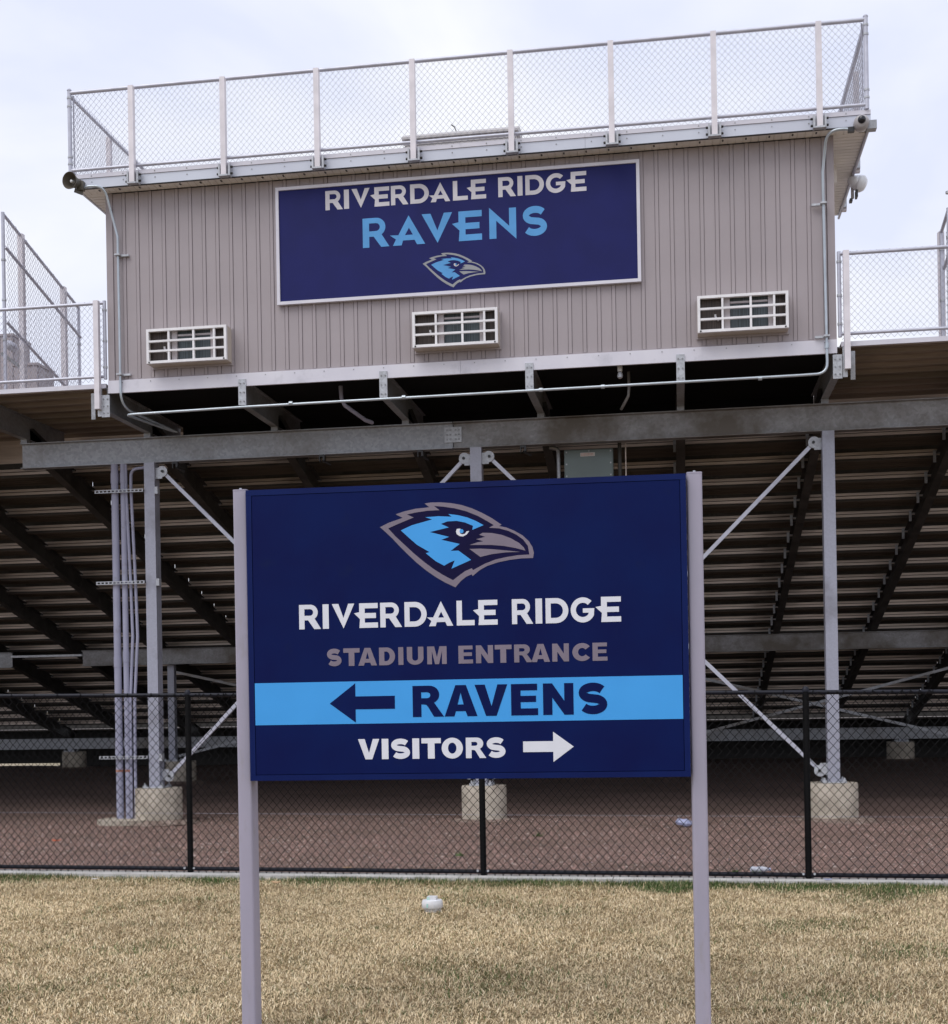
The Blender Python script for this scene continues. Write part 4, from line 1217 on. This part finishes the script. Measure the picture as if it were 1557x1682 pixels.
# cabinet: face framed by retainers with a fine dark joint
PX0, PX1, P0, P1 = -1.170, 1.1715, 1.362, 2.927
b = .031
MB().box(PX0 + .002, PX1 - .002, .012, .12, P0 + .002, P1 - .002).build('cabinet', M['navy_frame'], sg)
MB().box(PX0 + .01, PX1 - .01, .0085, .0118, P0 + .01, P1 - .01).build('joint', M['joint'], sg)
MB().box(PX0, PX1, -.0015, .008, P1 - b + .001, P1).build('retainer', M['navy_frame'], sg)
MB().box(PX0, PX1, -.0015, .008, P0, P0 + b - .001).build('retainer', M['navy_frame'], sg)
for a, c in ((PX0, PX0 + b - .001), (PX1 - b + .001, PX1)):
    MB().box(a, c, -.0015, .008, P0 + b - .0004, P1 - b + .0004).build('retainer', M['navy_frame'], sg)
MB().box(PX0 + b + .002, PX1 - b - .002, .0, .008, P0 + b + .002, P1 - b - .002).build('face', M['navy'], sg)
ps = lambda u, v, h: (u, -.0001 - h, v)
RRL = [('R', -0.886, -0.767), ('I', -0.757, -0.724), ('V', -0.706, -0.584), ('e', -0.586, -0.457), ('R', -0.444, -0.327), ('D', -0.313, -0.194), ('a', -0.193, -0.053), ('L', -0.034, 0.061), ('e', 0.053, 0.183), ('R', 0.259, 0.37), ('I', 0.383, 0.418), ('D', 0.436, 0.555), ('G', 0.567, 0.69), ('e', 0.696, 0.828)]
SEL = [('S', -0.737, -0.658), ('T', -0.648, -0.559), ('A', -0.567, -0.466), ('D', -0.454, -0.368), ('I', -0.35, -0.323), ('U', -0.304, -0.215), ('M', -0.195, -0.091), ('E', -0.028, 0.049), ('N', 0.065, 0.156), ('T', 0.165, 0.254), ('R', 0.267, 0.364), ('A', 0.357, 0.455), ('N', 0.467, 0.554), ('C', 0.572, 0.663), ('E', 0.677, 0.754)]
RVL = [('R', -0.277, -0.11), ('A', -0.107, 0.068), ('V', 0.055, 0.228), ('E', 0.247, 0.388), ('N', 0.415, 0.574), ('S', 0.601, 0.749)]
VSL = [('V', -0.576, -0.461), ('I', -0.448, -0.412), ('S', -0.397, -0.296), ('I', -0.283, -0.246), ('T', -0.234, -0.13), ('O', -0.126, -0.013), ('R', 0.003, 0.111), ('S', 0.114, 0.213)]
lettering(G, RRL, 2.171, 2.302, .0012, M['vinyl_white'], sg, ps, 'white letter %s of RIVERDALE RIDGE')
lettering(H, SEL, 1.97, 2.064, .0012, M['vinyl_grey'], sg, ps, 'grey letter %s of STADIUM ENTRANCE')
flat_print('band', [[(-1.137, 1.661), (1.138, 1.661), (1.138, 1.887), (-1.137, 1.887)]], .0008, M['vinyl_blue'], sg, ps, 'light blue band across the sign')
ps2 = lambda u, v, h: (u, -.0011 - h, v)
lettering(H, RVL, 1.692, 1.857, .001, M['navy'], sg, ps2, 'navy letter %s of RAVENS on the blue band')
flat_print('arrow', [[(-0.726, 1.771), (-0.586, 1.877), (-0.586, 1.807), (-0.373, 1.807), (-0.373, 1.738), (-0.586, 1.738), (-0.586, 1.668)]], .001, M['navy'], sg, ps2, 'navy arrow pointing left')
lettering(H, VSL, 1.471, 1.579, .0012, M['vinyl_white'], sg, ps, 'white letter %s of VISITORS')
flat_print('arrow', [[(0.306, 1.555), (0.464, 1.555), (0.464, 1.604), (0.571, 1.525), (0.464, 1.446), (0.464, 1.499), (0.306, 1.499)]], .0012, M['vinyl_white'], sg, ps, 'white arrow pointing right')
emblem(-.026, 2.597, 1.0, sg, ps, M['vinyl_grey'], M['vinyl_blue'], M['vinyl_white'], M['navy_logo'])

# ================================================================ SMALL THINGS ON THE GROUND
cc = thing('cleanout_cap', 'white plastic cleanout cap with teal paint sticking up from the lawn', 'pipe cap', (-2.09, 11.05, 0))
c0 = (-2.09, 11.05, -.035)
MB().lathe(c0, [(.070, -.05), (.072, .052), (.074, .055)], 28).build('pipe_end', M['cap_white'], cc, smooth=True)
MB().lathe(c0, [(.085, .058), (.090, .064), (.090, .108), (.083, .125), (.06, .130)], 28).build('cap', M['cap_white'], cc, smooth=True)
MB().box(-2.13, -2.05, 11.01, 11.09, .0955, .121).build('square_plug', M['cap_white'], cc)
MB().box(-2.128, -2.105, 11.0065, 11.0095, .097, .120).build('paint_mark', M['teal'], cc)
MB().box(-2.123, -2.112, 10.9585, 10.963, .035, .068).build('paint_mark', M['teal'], cc)

bt = thing('plastic_bottle', 'empty clear plastic bottle lying just behind the fence near its right post', 'bottle', (.80, 13.56, 0))
MB().path([(.70, 13.56, .035), (.712, 13.56, .035), (.76, 13.56, .035), (.80, 13.56, .035), (.83, 13.56, .035), (.86, 13.57, .035), (.885, 13.572, .035)],
          [.024, .034, .030, .034, .032, .024, .013], 12).build('bottle_body', M['plastic_clear'], bt, smooth=True)
MB().path([(.886, 13.572, .035), (.905, 13.574, .035)], .016, 10).build('cap', M['plastic_blue'], bt)
cu_ = thing('crushed_cup', 'crushed bluish plastic cup on the gravel right of the big sign', 'cup', (.06, 18.6, 0))
MB().path([(-.03, 18.62, .045), (.0, 18.60, .06), (.05, 18.58, .05), (.10, 18.57, .045), (.17, 18.60, .035)], [.03, .055, .045, .06, .03], 8).build('cup_body', M['plastic_blue'], cu_)
def scrap(name, label, cat, x, y, s, m, z=.01, n=6, seed=1):
    r_ = random.Random(seed)
    pts = [(math.cos(a) * s * r_.uniform(.6, 1.2), math.sin(a) * s * .6 * r_.uniform(.6, 1.2)) for a in [i * 2 * math.pi / n for i in range(n)]]
    mb_ = MB().prism(pts, 0, 1, lambda a, b_, t: (x + a, y + b_, z + .12 * s * t + .5 * s * abs(a) / s * .6))
    return tag(mb_.build(name, m), label, cat)
scrap('orange_scrap', 'tiny orange scrap on the gravel at the far left', 'litter', -8.23, 16.56, .06, M['orange'], .01, 6, 2)
scrap('dry_leaf', 'tan dry leaf behind the fence near the left sign post', 'leaf', -3.50, 13.67, .065, M['leaf'], .02, 7, 3)
scrap('dry_leaf', 'tan dry leaf on the grass just right of the left sign post', 'leaf', -3.87, 12.37, .06, M['leaf'], .04, 7, 4)
scrap('paper_scrap', 'small white scrap on the grass at the left below the fence', 'litter', -5.82, 12.52, .045, M['label_white'], .05, 6, 5)
scrap('paper_scrap', 'bluish wrapper on the concrete strip right of the right fence post', 'litter', 1.37, 12.74, .04, M['plastic_blue'], .042, 6, 6)
def weed(label, x, y, s, seed):
    r_ = random.Random(seed)
    m_ = MB()
    for k in range(26):
        a = r_.uniform(0, 6.28); L_ = s * r_.uniform(.4, 1.0)
        bx, by = x + r_.uniform(-.4, .4) * s, y + r_.uniform(-.25, .25) * s
        tx, ty, tz = bx + math.cos(a) * L_ * .8, by + math.sin(a) * L_ * .5, L_ * r_.uniform(.15, .5)
        wx, wy = -math.sin(a) * .008, math.cos(a) * .008
        m_.add([(bx - wx, by - wy, -.01), (bx + wx, by + wy, -.01), (tx, ty, tz)], [(0, 1, 2)])
    return tag(m_.build('weed', M['weed'], fix=False), label, 'weed', 'green weeds in the gravel')
weed('small weed left of the plastic bottle', .55, 13.65, .09, 1)
weed('low weed right under the plastic bottle', .75, 13.46, .10, 2)
weed('low weed against the left side of the right fence post', 1.10, 13.25, .08, 3)
weed('weed in the gravel left of the middle fence post', -2.52, 15.1, .10, 4)
weed('far weed in the gravel right of the middle fence post', -1.85, 17.3, .13, 5)

# keep parts that were modelled in world metres in place under their empties
for o in list(col.objects):
    if o.type == 'EMPTY' and o.parent is None and o not in LOCAL:
        inv = (Matrix.Translation(o.location) @ o.rotation_euler.to_matrix().to_4x4()).inverted()
        for c in o.children:
            c.matrix_parent_inverse = inv
